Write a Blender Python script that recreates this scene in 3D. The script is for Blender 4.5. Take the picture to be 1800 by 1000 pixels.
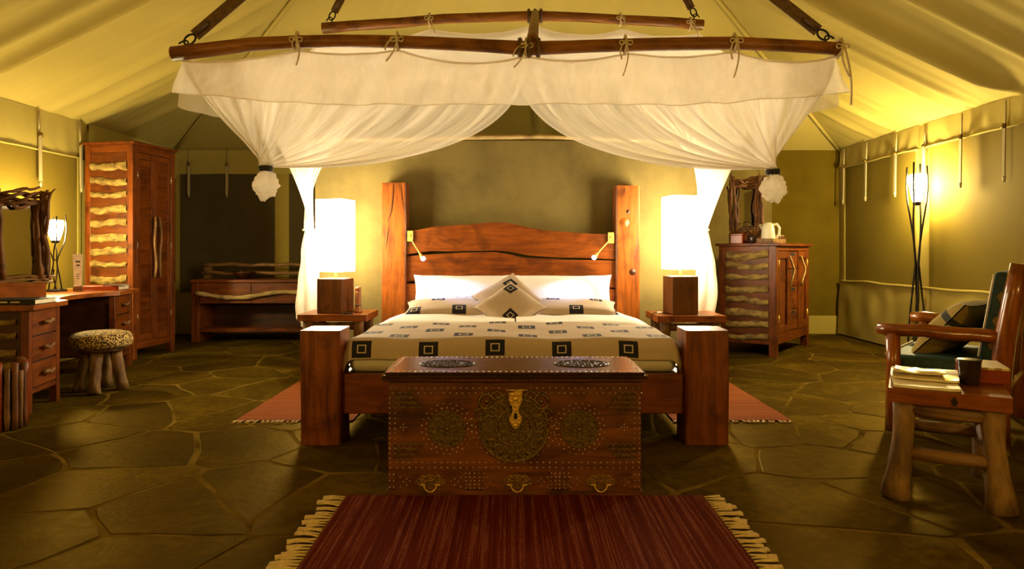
import bpy, bmesh, math, random
from mathutils import Vector, Matrix, noise

# ------------------------------------------------------------------ camera, world, exposure
scene = bpy.context.scene
for o in list(bpy.data.objects):
    bpy.data.objects.remove(o)
C = scene.collection
F, CH, HY = 1200.0, 1.10, 440.0          # focal length in px, camera height, horizon row

cam_d = bpy.data.cameras.new('camera')
cam_d.sensor_width = 36.0
cam_d.lens = F / 1800.0 * 36.0
cam_d.shift_y = -(500.0 - HY) / 1800.0
cam_d.clip_start = 0.05
cam = bpy.data.objects.new('camera', cam_d)
cam.location = (0, 0, CH)
cam.rotation_euler = (math.radians(90), 0, 0)
C.objects.link(cam)
scene.camera = cam

world = bpy.data.worlds.new('night')
scene.world = world
world.use_nodes = True
world.node_tree.nodes['Background'].inputs[0].default_value = (0.01, 0.012, 0.02, 1)
world.node_tree.nodes['Background'].inputs[1].default_value = 0.2

vs = scene.view_settings
vs.view_transform = 'Standard'
vs.look = 'None'
vs.gamma = 1.0
vs.exposure = 1.3
vs.use_curve_mapping = False
try:
    scene.cycles.max_bounces = 10
    scene.cycles.diffuse_bounces = 6
    scene.cycles.transparent_max_bounces = 24
    scene.cycles.sample_clamp_indirect = 6.0
    scene.cycles.use_denoising = True
    scene.cycles.caustics_reflective = False
    scene.cycles.caustics_refractive = False
except Exception:
    pass

# lamp strengths (used by the lamp builders below)
SHADE_S = 23.0          # bedside paper shades, emission
BULB_W = 10.0          # bulb inside each bedside shade
TORCH_DESK = 235.0
TORCH_FLOOR = 230.0
FILL_FRONT = 170.0  # added fill lamps behind the camera
LED_W = 13.0

rnd = random.Random(7)
PI = math.pi


def px(x, y, Y):
    """point at depth Y seen at photo position x, y"""
    return Vector(((x - 900.0) * Y / F, Y, CH + (HY - y) * Y / F))


# ------------------------------------------------------------------ mesh builder
class MB:
    def __init__(self):
        self.v, self.f, self.s, self.uv = [], [], [], None

    def add(self, vs_, fs, smooth=False, M=None):
        o = len(self.v)
        for p in vs_:
            p = Vector(p)
            self.v.append(M @ p if M is not None else p)
        for f in fs:
            self.f.append([i + o for i in f])
            self.s.append(smooth)
        return self

    def box(self, x0, x1, y0, y1, z0, z1, b=0.003, M=None):
        c = Vector(((x0 + x1) / 2, (y0 + y1) / 2, (z0 + z1) / 2))
        h = (abs(x1 - x0) / 2, abs(y1 - y0) / 2, abs(z1 - z0) / 2)
        b = min(b, min(h) * 0.45)
        vs_, idx = [], {}
        for sx in (-1, 1):
            for sy in (-1, 1):
                for sz in (-1, 1):
                    for a in range(3):
                        d = [h[0] - b, h[1] - b, h[2] - b]
                        d[a] = h[a]
                        idx[(sx, sy, sz, a)] = len(vs_)
                        vs_.append(c + Vector((sx * d[0], sy * d[1], sz * d[2])))
        fs = []
        for a in range(3):
            u, w = [(1, 2), (2, 0), (0, 1)][a]
            for s in (-1, 1):
                q = []
                for (su, sw) in ((-1, -1), (1, -1), (1, 1), (-1, 1)):
                    k = [0, 0, 0]
                    k[a], k[u], k[w] = s, su, sw
                    q.append(idx[(k[0], k[1], k[2], a)])
                fs.append(q if s > 0 else q[::-1])
        for a in range(3):                       # edges along axis a
            u, w = [(1, 2), (2, 0), (0, 1)][a]
            for su in (-1, 1):
                for sw in (-1, 1):
                    k0 = [0, 0, 0]; k1 = [0, 0, 0]
                    k0[a], k1[a] = -1, 1
                    for k in (k0, k1):
                        k[u], k[w] = su, sw
                    fs.append([idx[(*k0, u)], idx[(*k1, u)], idx[(*k1, w)], idx[(*k0, w)]])
        for sx in (-1, 1):
            for sy in (-1, 1):
                for sz in (-1, 1):
                    fs.append([idx[(sx, sy, sz, a)] for a in range(3)])
        return self.add(vs_, fs, False, M)

    def tube(self, pts, radii, n=8, wob=0.0, seed=0, M=None, smooth=True, flat=None):
        pts = [Vector(p) for p in pts]
        m = len(pts)
        if not hasattr(radii, '__len__'):
            radii = [radii] * m
        vs_, fs = [], []
        t = (pts[1] - pts[0]).normalized()
        up = Vector((0, 0, 1)) if abs(t.z) < 0.9 else Vector((1, 0, 0))
        a = t.cross(up).normalized()
        for i in range(m):
            if i == 0: t = pts[1] - pts[0]
            elif i == m - 1: t = pts[-1] - pts[-2]
            else: t = pts[i + 1] - pts[i - 1]
            t.normalize()
            a = (a - t * a.dot(t)).normalized()
            bb = t.cross(a)
            for j in range(n):
                an = 2 * PI * j / n
                r = radii[i]
                if wob:
                    r *= 1 + wob * noise.noise(Vector((math.cos(an) * 1.3 + seed * 7.1, math.sin(an) * 1.3, i * 0.6 + seed)))
                ca, sb = math.cos(an) * r, math.sin(an) * r
                if flat: sb *= flat
                vs_.append(pts[i] + a * ca + bb * sb)
        for i in range(m - 1):
            for j in range(n):
                k = (j + 1) % n
                fs.append([i * n + j, i * n + k, (i + 1) * n + k, (i + 1) * n + j])
        self.add(vs_, fs, smooth, M)
        o = len(self.v) - len(vs_)
        self.f.append([o + j for j in range(n)][::-1]); self.s.append(False)
        self.f.append([o + (m - 1) * n + j for j in range(n)]); self.s.append(False)
        return self

    def lathe(self, prof, n=20, M=None, smooth=True, close=True):
        vs_, fs = [], []
        for (r, z) in prof:
            for j in range(n):
                a = 2 * PI * j / n
                vs_.append((r * math.cos(a), r * math.sin(a), z))
        for i in range(len(prof) - 1):
            for j in range(n):
                k = (j + 1) % n
                fs.append([i * n + j, i * n + k, (i + 1) * n + k, (i + 1) * n + j])
        if close:
            fs.append([j for j in range(n)][::-1])
            fs.append([(len(prof) - 1) * n + j for j in range(n)])
        return self.add(vs_, fs, smooth, M)

    def grid(self, fn, nu, nv, smooth=True, uvfn=None, M=None):
        vs_, fs = [], []
        if uvfn is not None and self.uv is None:
            self.uv = {}
        o = len(self.v)
        for i in range(nu + 1):
            for j in range(nv + 1):
                u, w = i / nu, j / nv
                vs_.append(fn(u, w))
                if uvfn is not None:
                    self.uv[o + len(vs_) - 1] = uvfn(u, w)
        for i in range(nu):
            for j in range(nv):
                a = i * (nv + 1) + j
                fs.append([a, a + nv + 1, a + nv + 2, a + 1])
        return self.add(vs_, fs, smooth, M)

    def prism(self, poly, fn, t0, t1, M=None):
        """polygon (2D) extruded: fn(a, b, t) -> 3D"""
        n = len(poly)
        vs_ = [fn(a, b, t0) for a, b in poly] + [fn(a, b, t1) for a, b in poly]
        fs = [list(range(n))[::-1], list(range(n, 2 * n))]
        for i in range(n):
            k = (i + 1) % n
            fs.append([i, k, n + k, n + i])
        return self.add(vs_, fs, False, M)

    def mesh(self, name, mat=None, fix=True):
        me = bpy.data.meshes.new(name)
        me.from_pydata([tuple(p) for p in self.v], [], self.f)
        me.polygons.foreach_set('use_smooth', self.s)
        if self.uv:
            l = me.uv_layers.new(name='UVMap')
            for lp in me.loops:
                l.data[lp.index].uv = self.uv.get(lp.vertex_index, (0, 0))
        if fix:
            bm = bmesh.new(); bm.from_mesh(me)
            bmesh.ops.recalc_face_normals(bm, faces=bm.faces)
            bm.to_mesh(me); bm.free()
        if mat is not None:
            me.materials.append(mat)
        me.update()
        return me

    def build(self, name, mat, parent=None, label=None, fix=True):
        return link(name, self.mesh(name, mat, fix), parent, label)


def link(name, data, parent=None, label=None):
    o = bpy.data.objects.new(name, data)
    C.objects.link(o)
    if parent is not None:
        o.parent = parent
    if label:
        o['label'] = label
    return o


def tag(o, label, cat, group=None, kind=None):
    o['label'] = label
    o['category'] = cat
    if group: o['group'] = group
    if kind: o['kind'] = kind
    return o


def thing(name, label, cat, loc=(0, 0, 0), rz=0.0, group=None):
    o = link(name, None)
    o.location = loc
    o.rotation_euler = (0, 0, rz)
    o.empty_display_size = 0.1
    return tag(o, label, cat, group)


def struct(o):
    o['kind'] = 'structure'
    return o


def T(x=0, y=0, z=0): return Matrix.Translation((x, y, z))
def RX(a): return Matrix.Rotation(a, 4, 'X')
def RY(a): return Matrix.Rotation(a, 4, 'Y')
def RZ(a): return Matrix.Rotation(a, 4, 'Z')
def lerp(a, b, t): return a + (b - a) * t


def n3(x, y, z=0.0): return noise.noise(Vector((x, y, z)))


# ------------------------------------------------------------------ materials
ALB = 0.6
BRIGHT = ('white', 'sheet', 'paper', 'cotton tape', 'polished brass', 'stud', 'steel', 'mirror', 'glossy', 'black', 'rug fringe', 'cream')


def dim(name, *cs):
    k = 1.0 if name.startswith(BRIGHT) else ALB
    return [tuple(x * k for x in c) for c in cs]


class NT:
    def __init__(self, name):
        self.m = bpy.data.materials.new(name)
        self.m.use_nodes = True
        self.t = self.m.node_tree
        self.t.nodes.clear()
        self.out = self.t.nodes.new('ShaderNodeOutputMaterial')

    def n(self, typ, **kw):
        nd = self.t.nodes.new(typ)
        for k, v in kw.items():
            if k.startswith('i_'):
                nd.inputs[k[2:].replace('_', ' ')].default_value = v
            else:
                setattr(nd, k, v)
        return nd

    def l(self, a, b): self.t.links.new(a, b)

    def math(self, op, a, b=None, c=None):
        nd = self.t.nodes.new('ShaderNodeMath'); nd.operation = op
        for i, x in enumerate((a, b, c)):
            if x is None: continue
            if isinstance(x, (int, float)): nd.inputs[i].default_value = x
            else: self.l(x, nd.inputs[i])
        return nd.outputs[0]

    def mix(self, fac, a, b):
        nd = self.t.nodes.new('ShaderNodeMix'); nd.data_type = 'RGBA'
        for s, x in ((0, fac), (6, a), (7, b)):
            if isinstance(x, (int, float)): nd.inputs[s].default_value = x
            elif isinstance(x, tuple): nd.inputs[s].default_value = (*x, 1)
            else: self.l(x, nd.inputs[s])
        return nd.outputs[2]

    def ramp(self, fac, stops):
        nd = self.t.nodes.new('ShaderNodeValToRGB')
        el = nd.color_ramp.elements
        while len(el) < len(stops): el.new(0.5)
        for e, (p, c) in zip(el, stops):
            e.position = p; e.color = (*c, 1)
        self.l(fac, nd.inputs[0])
        return nd.outputs[0]

    def coords(self, scale=(1, 1, 1), rand=True):
        tc = self.n('ShaderNodeTexCoord')
        mp = self.n('ShaderNodeMapping')
        mp.inputs['Scale'].default_value = scale
        self.l(tc.outputs['Object'], mp.inputs[0])
        if rand:
            oi = self.n('ShaderNodeObjectInfo')
            cb = self.n('ShaderNodeCombineXYZ')
            v = self.math('MULTIPLY', oi.outputs['Random'], 37.0)
            for i in range(3): self.l(v, cb.inputs[i])
            self.l(cb.outputs[0], mp.inputs['Location'])
            self.rand = oi.outputs['Random']
        return mp.outputs[0]

    def noise(self, co, scale, detail=5, rough=0.55, dist=0.0):
        nd = self.n('ShaderNodeTexNoise')
        nd.inputs['Scale'].default_value = scale
        nd.inputs['Detail'].default_value = detail
        nd.inputs['Roughness'].default_value = rough
        nd.inputs['Distortion'].default_value = dist
        self.l(co, nd.inputs['Vector'])
        return nd.outputs[0]

    def bsdf(self, col, rough=0.5, bump=None, bstr=0.3, bdist=0.01, metal=0.0, coat=0.0, spec=None):
        p = self.n('ShaderNodeBsdfPrincipled')
        if isinstance(col, tuple): p.inputs['Base Color'].default_value = (*col, 1)
        else: self.l(col, p.inputs['Base Color'])
        if isinstance(rough, (int, float)): p.inputs['Roughness'].default_value = rough
        else: self.l(rough, p.inputs['Roughness'])
        p.inputs['Metallic'].default_value = metal
        p.inputs['Coat Weight'].default_value = coat
        p.inputs['Coat Roughness'].default_value = 0.15
        if spec is not None: p.inputs['Specular IOR Level'].default_value = spec
        if bump is not None:
            b = self.n('ShaderNodeBump')
            b.inputs['Strength'].default_value = bstr
            b.inputs['Distance'].default_value = bdist
            self.l(bump, b.inputs['Height'])
            self.l(b.outputs[0], p.inputs['Normal'])
        self.l(p.outputs[0], self.out.inputs[0])
        return p


def m_wood(name, dark, light, axis=0, rough=0.42, s=5.0, coat=0.0, knots=True, contrast=(0.3, 0.72)):
    dark, light = [(c[0] * 1.12, c[1] * 0.70, c[2] * 0.22) for c in dim(name, dark, light)]
    t = NT(name)
    sc = [7.0, 7.0, 7.0]; sc[axis] = 0.7
    co = t.coords(tuple(sc))
    a = t.noise(co, s * 0.6, 6, 0.6, 1.2)
    col = t.ramp(a, [(contrast[0], dark), (contrast[1], light)])
    if knots:
        co2 = t.coords((2.2, 2.2, 2.2))
        k = t.noise(co2, 2.2, 3, 0.5, 0.8)
        kk = t.ramp(k, [(0.28, (0.45, 0.4, 0.36)), (0.5, (1, 1, 1))])
        mx = t.n('ShaderNodeMix', data_type='RGBA', blend_type='MULTIPLY')
        mx.inputs[0].default_value = 1.0
        t.l(col, mx.inputs[6]); t.l(kk, mx.inputs[7])
        col = mx.outputs[2]
    t.bsdf(col, rough, a, 0.25, 0.006, coat=coat, spec=0.32)
    return t.m


def m_noise(name, c1, c2, scale=8, rough=0.7, bstr=0.3, bdist=0.01, detail=6, stretch=(1, 1, 1), metal=0.0, lo=0.35, hi=0.65, rand=True, coat=0.0, dist=0.0, spec=0.4):
    c1, c2 = dim(name, c1, c2)
    t = NT(name)
    co = t.coords(stretch, rand)
    a = t.noise(co, scale, detail, 0.6, dist)
    t.bsdf(t.ramp(a, [(lo, c1), (hi, c2)]), rough, a, bstr, bdist, metal, coat, spec)
    return t.m


def m_fabric(name, c1, c2, weave=260.0, rough=0.85, big=1.2, rand=False):
    c1, c2 = dim(name, c1, c2)
    t = NT(name)
    co = t.coords((1, 1, 1), rand)
    a = t.noise(co, big, 4, 0.6, 0.4)
    w = t.noise(co, weave, 2, 0.5)
    h = t.math('ADD', t.math('MULTIPLY', a, 0.6), t.math('MULTIPLY', w, 0.4))
    t.bsdf(t.ramp(h, [(0.35, c1), (0.65, c2)]), rough, w, 0.25, 0.003, spec=0.06)
    return t.m


def m_emit(name, col, s):
    t = NT(name)
    e = t.n('ShaderNodeEmission')
    e.inputs[0].default_value = (*col, 1); e.inputs[1].default_value = s
    t.l(e.outputs[0], t.out.inputs[0])
    return t.m


M = {}
for ax, nm in enumerate('xyz'):
    M['wood_' + nm] = m_wood('cherry wood ' + nm, (0.115, 0.035, 0.009), (0.32, 0.125, 0.034), ax, 0.4)
    M['board_' + nm] = m_wood('cherry board ' + nm, (0.09, 0.03, 0.008), (0.21, 0.085, 0.022), ax, 0.45)
    M['dark_' + nm] = m_wood('dark brown wood ' + nm, (0.030, 0.012, 0.005), (0.115, 0.045, 0.016), ax, 0.42)
    M['post_' + nm] = m_wood('oiled post wood ' + nm, (0.17, 0.058, 0.014), (0.50, 0.215, 0.06), ax, 0.35)
    M['block_' + nm] = m_wood('lamp block wood ' + nm, (0.10, 0.05, 0.03), (0.27, 0.15, 0.09), ax, 0.4)
    M['log_' + nm] = m_wood('peeled log ' + nm, (0.13, 0.085, 0.06), (0.48, 0.40, 0.42), ax, 0.55, 6)
    M['pine_' + nm] = m_wood('varnished pine log ' + nm, (0.20, 0.07, 0.016), (0.46, 0.20, 0.055), ax, 0.22, 5, 0.5)
    M['twig_' + nm] = m_wood('driftwood ' + nm, (0.05, 0.024, 0.009), (0.30, 0.17, 0.07), ax, 0.6, 8)
    M['plank_' + nm] = m_wood('headboard plank ' + nm, (0.20, 0.06, 0.015), (0.42, 0.165, 0.04), ax, 0.36)
M['pole'] = m_wood('canopy pole', (0.20, 0.10, 0.05), (0.52, 0.33, 0.16), 0, 0.45, 6)
M['palepole'] = m_wood('pale stick', (0.42, 0.45, 0.5), (0.84, 0.95, 1.3), 0, 0.55, 6)
M['bark'] = m_noise('log slice bark', (0.15, 0.075, 0.012), (0.54, 0.37, 0.085), 26, 0.75, 0.7, 0.02, 8, (0.5, 1, 1))
M['roughlog'] = m_noise('rough log', (0.10, 0.042, 0.008), (0.44, 0.235, 0.065), 9, 0.65, 0.8, 0.02, 8, (1.6, 1.6, 0.5))
M['stone'] = None
M['canvas'] = m_fabric('tent canvas', (0.50, 0.375, 0.075), (0.60, 0.45, 0.10), 300)
M['roof'] = m_fabric('roof canvas', (0.60, 0.465, 0.115), (0.68, 0.53, 0.14), 300)
M['valance'] = m_fabric('valance canvas', (0.54, 0.42, 0.10), (0.63, 0.50, 0.13), 300)
M['strapcloth'] = m_fabric('strap cloth', (0.50, 0.40, 0.20), (0.62, 0.50, 0.27), 400)
M['plaster'] = m_noise('painted plaster', (0.20, 0.146, 0.044), (0.30, 0.222, 0.066), 3.0, 0.8, 0.25, 0.01, 9, rand=False, lo=0.3, hi=0.6, spec=0.1)
M['plaster2'] = m_noise('ochre painted wall', (0.155, 0.098, 0.004), (0.205, 0.132, 0.007), 2.0, 0.8, 0.15, 0.01, 8, rand=False, spec=0.06)
M['iron'] = m_noise('black iron', (0.012, 0.010, 0.008), (0.03, 0.025, 0.02), 30, 0.45, 0.2, 0.003, metal=0.6)
M['brass'] = m_noise('polished brass', (0.62, 0.38, 0.07), (0.90, 0.60, 0.15), 60, 0.32, 0.35, 0.004, metal=0.55)
M['oldbrass'] = m_noise('tarnished brass', (0.16, 0.095, 0.02), (0.40, 0.25, 0.06), 70, 0.45, 0.5, 0.004, metal=0.7)
M['midbrass'] = m_noise('old polished brass', (0.42, 0.24, 0.05), (0.75, 0.47, 0.12), 70, 0.35, 0.5, 0.004, metal=0.9)
M['stud'] = m_noise('stud metal', (0.55, 0.42, 0.30), (0.75, 0.60, 0.45), 20, 0.3, 0.0, 0.001, metal=1.0)
M['steel'] = m_noise('steel', (0.5, 0.48, 0.42), (0.65, 0.62, 0.55), 20, 0.3, 0.0, 0.001, metal=1.0)
M['chest'] = m_wood('chest wood', (0.09, 0.040, 0.016), (0.30, 0.145, 0.055), 0, 0.45, 5, 0.03)
M['chestlid'] = m_wood('chest lid wood', (0.026, 0.013, 0.007), (0.075, 0.038, 0.02), 0, 0.26, 5, 0.12)
M['white'] = m_fabric('white cotton', (0.78, 0.74, 0.70), (0.86, 0.83, 0.80), 500)
M['sheet'] = m_fabric('sheet cotton', (0.72, 0.66, 0.57), (0.80, 0.74, 0.66), 500)
M['leather'] = m_noise('brown leather', (0.12, 0.06, 0.025), (0.24, 0.13, 0.055), 40, 0.5, 0.3, 0.003)
M['black'] = m_noise('black elastic', (0.01, 0.01, 0.012), (0.02, 0.02, 0.022), 60, 0.7, 0.2, 0.002)
M['dark_void'] = m_noise('dark interior', (0.008, 0.004, 0.002), (0.02, 0.010, 0.005), 10, 0.8, 0.0)
M['terracotta'] = m_noise('carved orange wood', (0.36, 0.11, 0.03), (0.55, 0.20, 0.06), 14, 0.4, 0.3, 0.004)
M['paper'] = m_noise('paper', (0.62, 0.52, 0.34), (0.78, 0.68, 0.46), 20, 0.5, 0.05, 0.002)
M['gloss'] = m_noise('glossy magazine', (0.50, 0.36, 0.12), (0.72, 0.56, 0.24), 6, 0.16, 0.15, 0.01, stretch=(1, 4, 1), coat=0.6)
M['ink'] = m_noise('print ink', (0.10, 0.07, 0.05), (0.16, 0.12, 0.09), 30, 0.6, 0.0)
M['paleink'] = m_noise('pale thread', (0.42, 0.42, 0.52), (0.50, 0.50, 0.60), 30, 0.8, 0.0)
M['cream'] = m_noise('cream plastic', (0.66, 0.60, 0.42), (0.74, 0.68, 0.50), 10, 0.3, 0.0)
M['ceramic'] = m_noise('dark glazed cup', (0.025, 0.014, 0.010), (0.06, 0.03, 0.02), 14, 0.25, 0.1, 0.003)
M['glassware'] = m_noise('pale glass', (0.5, 0.45, 0.3), (0.6, 0.55, 0.4), 10, 0.1, 0.0)
M['redlac'] = m_wood('red lacquer', (0.24, 0.045, 0.012), (0.40, 0.09, 0.025), 0, 0.35, 4, 0.1, False)
M['green'] = m_noise('green upholstery', (0.012, 0.045, 0.038), (0.03, 0.085, 0.065), 30, 0.6, 0.3, 0.004)
M['cord'] = m_noise('cotton tape', (0.62, 0.52, 0.34), (0.74, 0.63, 0.44), 60, 0.8, 0.2, 0.002)
M['tassel'] = m_noise('rug fringe', (0.52, 0.37, 0.15), (0.70, 0.53, 0.26), 60, 0.85, 0.3, 0.003)
M['mirror'] = m_noise('mirror glass', (0.75, 0.75, 0.72), (0.78, 0.78, 0.75), 1, 0.03, 0.0, metal=1.0)
M['shade'] = m_emit('lit paper shade', (1.0, 0.84, 0.54), SHADE_S)
M['torch_desk'] = m_emit('lit torch glass desk', (1.0, 0.80, 0.36), TORCH_DESK)
M['torch_floor'] = m_emit('lit torch glass floor', (1.0, 0.80, 0.36), TORCH_FLOOR)
M['fill_front'] = m_emit('added fill lamp glass', (1.0, 0.66, 0.16), FILL_FRONT)  # glow of the added front fill lamps
M['led'] = m_emit('lit led lens', (0.25, 0.42, 1.0), 1.8)


def m_stone():
    t = NT('flagstone')
    co = t.coords((1, 1, 1))
    a = t.noise(co, 1.1, 9, 0.7, 1.0)
    b = t.noise(co, 22, 6, 0.6)
    h = t.math('ADD', t.math('MULTIPLY', a, 0.7), t.math('MULTIPLY', b, 0.3))
    base = t.ramp(h, [(0.36, (0.015, 0.0085, 0.0007)), (0.50, (0.038, 0.023, 0.0014)), (0.62, (0.080, 0.052, 0.0034))])
    tint = t.ramp(t.rand, [(0.0, (0.72, 0.66, 0.60)), (0.5, (1.0, 0.98, 0.90)), (1.0, (1.22, 1.12, 1.0))])
    mx = t.n('ShaderNodeMix', data_type='RGBA', blend_type='MULTIPLY')
    mx.inputs[0].default_value = 1.0
    t.l(base, mx.inputs[6]); t.l(tint, mx.inputs[7])
    r = t.math('MULTIPLY_ADD', b, 0.4, 0.30)
    bp_ = t.n('ShaderNodeBump'); bp_.inputs['Strength'].default_value = 0.5; bp_.inputs['Distance'].default_value = 0.02
    t.l(h, bp_.inputs['Height'])
    df = t.n('ShaderNodeBsdfDiffuse'); t.l(mx.outputs[2], df.inputs[0]); t.l(bp_.outputs[0], df.inputs['Normal'])
    gl = t.n('ShaderNodeBsdfGlossy'); gl.inputs[0].default_value = (1.0, 0.68, 0.16, 1); t.l(r, gl.inputs['Roughness']); t.l(bp_.outputs[0], gl.inputs['Normal'])
    ms = t.n('ShaderNodeMixShader'); ms.inputs[0].default_value = 0.045      # waxed stone
    t.l(df.outputs[0], ms.inputs[1]); t.l(gl.outputs[0], ms.inputs[2]); t.l(ms.outputs[0], t.out.inputs[0])
    return t.m
M['stone'] = m_stone()
def m_mortar():
    t = NT('mortar')
    co = t.coords((1, 1, 1), False)
    a = t.noise(co, 4, 8, 0.6)
    df = t.n('ShaderNodeBsdfDiffuse')
    t.l(t.ramp(a, [(0.35, (0.070, 0.042, 0.006)), (0.65, (0.19, 0.12, 0.018))]), df.inputs[0])
    t.l(df.outputs[0], t.out.inputs[0])
    return t.m
M['mortar'] = m_mortar()


def m_meshwin():
    t = NT('insect mesh')
    co = t.coords((1, 1, 1), False)
    a = t.noise(co, 1.0, 3, 0.5)
    w = t.noise(co, 420, 1, 0.5)
    h = t.math('ADD', t.math('MULTIPLY', a, 0.5), t.math('MULTIPLY', w, 0.5))
    t.bsdf(t.ramp(h, [(0.35, (0.135, 0.092, 0.011)), (0.65, (0.195, 0.138, 0.018))]), 0.8, w, 0.3, 0.002, spec=0.08)
    return t.m
M['meshwin'] = m_meshwin()
M['meshdark'] = m_fabric('insect mesh in painted shade', (0.10, 0.075, 0.03), (0.15, 0.11, 0.05), 420)  # shaded copy of the mesh, its darkness put into the colour


def m_net(name, opac, col=(0.94, 0.88, 0.78), streak=None):
    t = NT(name)
    co = t.coords((1, 1, 1), False)
    w = t.noise(co, 6.0, 3, 0.5)
    amp = 0.2
    if streak:                                   # gathers: the weave bunches along the folds
        tc = t.n('ShaderNodeTexCoord'); mp = t.n('ShaderNodeMapping')
        mp.inputs['Scale'].default_value = (streak[0], streak[1], 1)
        t.l(tc.outputs['UV'], mp.inputs[0])
        w = t.ramp(t.noise(mp.outputs[0], 1.0, 4, 0.6, 0.5), [(0.32, (0, 0, 0)), (0.68, (1, 1, 1))])
        amp = streak[2]
    tr = t.n('ShaderNodeBsdfTransparent')
    df = t.n('ShaderNodeBsdfDiffuse'); df.inputs[0].default_value = (*col, 1)
    tl = t.n('ShaderNodeBsdfTranslucent'); tl.inputs[0].default_value = (*col, 1)
    m1 = t.n('ShaderNodeMixShader'); m1.inputs[0].default_value = 0.62
    t.l(df.outputs[0], m1.inputs[1]); t.l(tl.outputs[0], m1.inputs[2])
    m2 = t.n('ShaderNodeMixShader')
    f = t.math('MULTIPLY_ADD', w, amp, opac - amp / 2)
    t.l(f, m2.inputs[0])
    t.l(tr.outputs[0], m2.inputs[1]); t.l(m1.outputs[0], m2.inputs[2])
    t.l(m2.outputs[0], t.out.inputs[0])
    return t.m
M['net'] = m_net('mosquito net', 0.64)
M['netdrape'] = m_net('gathered net', 0.64, streak=(34, 0.9, 0.5))
M['netval'] = m_net('valance net', 0.66, streak=(26, 0.7, 0.26))
M['netdense'] = m_net('doubled mosquito net', 0.78)
M['netthin'] = m_net('single mosquito net', 0.5)


def m_squares(name, cw, rh, off=(0.0, 0.0), stag=True, half=0.056):
    """beige cloth printed with dark squares that hold a pale outlined square (UV in metres)"""
    t = NT(name)
    tc = t.n('ShaderNodeTexCoord')
    sx = t.n('ShaderNodeSeparateXYZ')
    t.l(tc.outputs['UV'], sx.inputs[0])
    u = t.math('ADD', sx.outputs[0], off[0]); v = t.math('ADD', sx.outputs[1], off[1])
    vr = t.math('DIVIDE', v, rh)
    row = t.math('FLOOR', vr)
    st = t.math('MULTIPLY', t.math('FLOORED_MODULO', row, 2.0), 0.5 if stag else 0.0)
    cu = t.math('SUBTRACT', t.math('FRACT', t.math('ADD', t.math('DIVIDE', u, cw), st)), 0.5)
    cv = t.math('SUBTRACT', t.math('FRACT', vr), 0.5)
    dx = t.math('MULTIPLY', t.math('ABSOLUTE', cu), cw)
    dy = t.math('MULTIPLY', t.math('ABSOLUTE', cv), rh)
    d = t.math('MAXIMUM', dx, dy)
    dark = t.math('LESS_THAN', d, half)
    ring = t.math('MULTIPLY', t.math('LESS_THAN', d, half * 0.48), t.math('GREATER_THAN', d, half * 0.36))
    co = t.coords((1, 1, 1), False)
    w = t.noise(co, 300, 2, 0.5)
    base = t.ramp(w, [(0.35, (0.44, 0.345, 0.26)), (0.65, (0.54, 0.425, 0.33))])
    c = t.mix(dark, base, (0.020, 0.018, 0.030))
    c = t.mix(ring, c, (0.60, 0.52, 0.42))
    t.bsdf(c, 0.85, w, 0.2, 0.003, spec=0.2)
    return t.m
M['spread'] = m_squares('bedspread print', 0.385, 0.19)
M['pilprint'] = m_squares('pillowcase print', 0.36, 0.26, (0.09, 0.07), True, 0.055)
M['cushprint'] = m_squares('cushion print', 0.40, 0.20, (0.10, 0.0), True, 0.048)


def m_rug(name, axis, stops, scale):
    t = NT(name)
    sc = [0.45, 0.45, 0.45]; sc[axis] = scale
    co = t.coords(tuple(sc), False)
    a = t.noise(co, 1.0, 6, 0.75, 0.15)
    co2 = t.coords((160, 160, 160), False)
    w = t.noise(co2, 1.0, 2, 0.5)
    h = t.math('ADD', t.math('MULTIPLY', a, 0.88), t.math('MULTIPLY', w, 0.12))
    b = t.math('ADD', t.math('MULTIPLY', a, 0.7), t.math('MULTIPLY', w, 0.3))
    t.bsdf(t.ramp(h, stops), 0.95, b, 0.8, 0.015, spec=0.1)
    return t.m
M['rug'] = m_rug('striped red rug', 0, [(0.28, (0.030, 0.002, 0.0015)), (0.42, (0.075, 0.005, 0.003)), (0.50, (0.12, 0.013, 0.005)), (0.535, (0.13, 0.015, 0.006)), (0.555, (0.34, 0.11, 0.06)), (0.58, (0.10, 0.010, 0.006)), (0.66, (0.16, 0.03, 0.010)), (0.72, (0.045, 0.004, 0.002))], 46.0)
M['rug2'] = m_rug('orange red rug', 1, [(0.32, (0.13, 0.020, 0.005)), (0.50, (0.25, 0.062, 0.010)), (0.66, (0.35, 0.14, 0.025))], 45.0)


def m_leopard():
    t = NT('leopard print')
    co = t.coords((1, 1, 1), False)
    nd = t.n('ShaderNodeTexVoronoi'); nd.inputs['Scale'].default_value = 75
    nz = t.n('ShaderNodeTexNoise'); nz.inputs['Scale'].default_value = 30
    t.l(co, nz.inputs['Vector'])
    vm = t.n('ShaderNodeVectorMath', operation='MULTIPLY_ADD')
    t.l(nz.outputs['Color'], vm.inputs[0]); vm.inputs[1].default_value = (0.02, 0.02, 0.02)
    t.l(co, vm.inputs[2]); t.l(vm.outputs[0], nd.inputs['Vector'])
    c = t.ramp(nd.outputs['Distance'], [(0.46, (0.025, 0.012, 0.006)), (0.56, (0.42, 0.28, 0.08))])
    t.bsdf(c, 0.8, nd.outputs['Distance'], 0.2, 0.004, spec=0.2)
    return t.m
M['leopard'] = m_leopard()


def m_check():
    t = NT('chequered board')
    ck = t.n('ShaderNodeTexChecker'); ck.inputs['Scale'].default_value = 38
    ck.inputs[1].default_value = (0.62, 0.46, 0.20, 1); ck.inputs[2].default_value = (0.30, 0.17, 0.05, 1)
    t.l(t.coords((1, 1, 1), False), ck.inputs[0])
    t.bsdf(ck.outputs[0], 0.35)
    return t.m
M['check'] = m_check()


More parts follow.
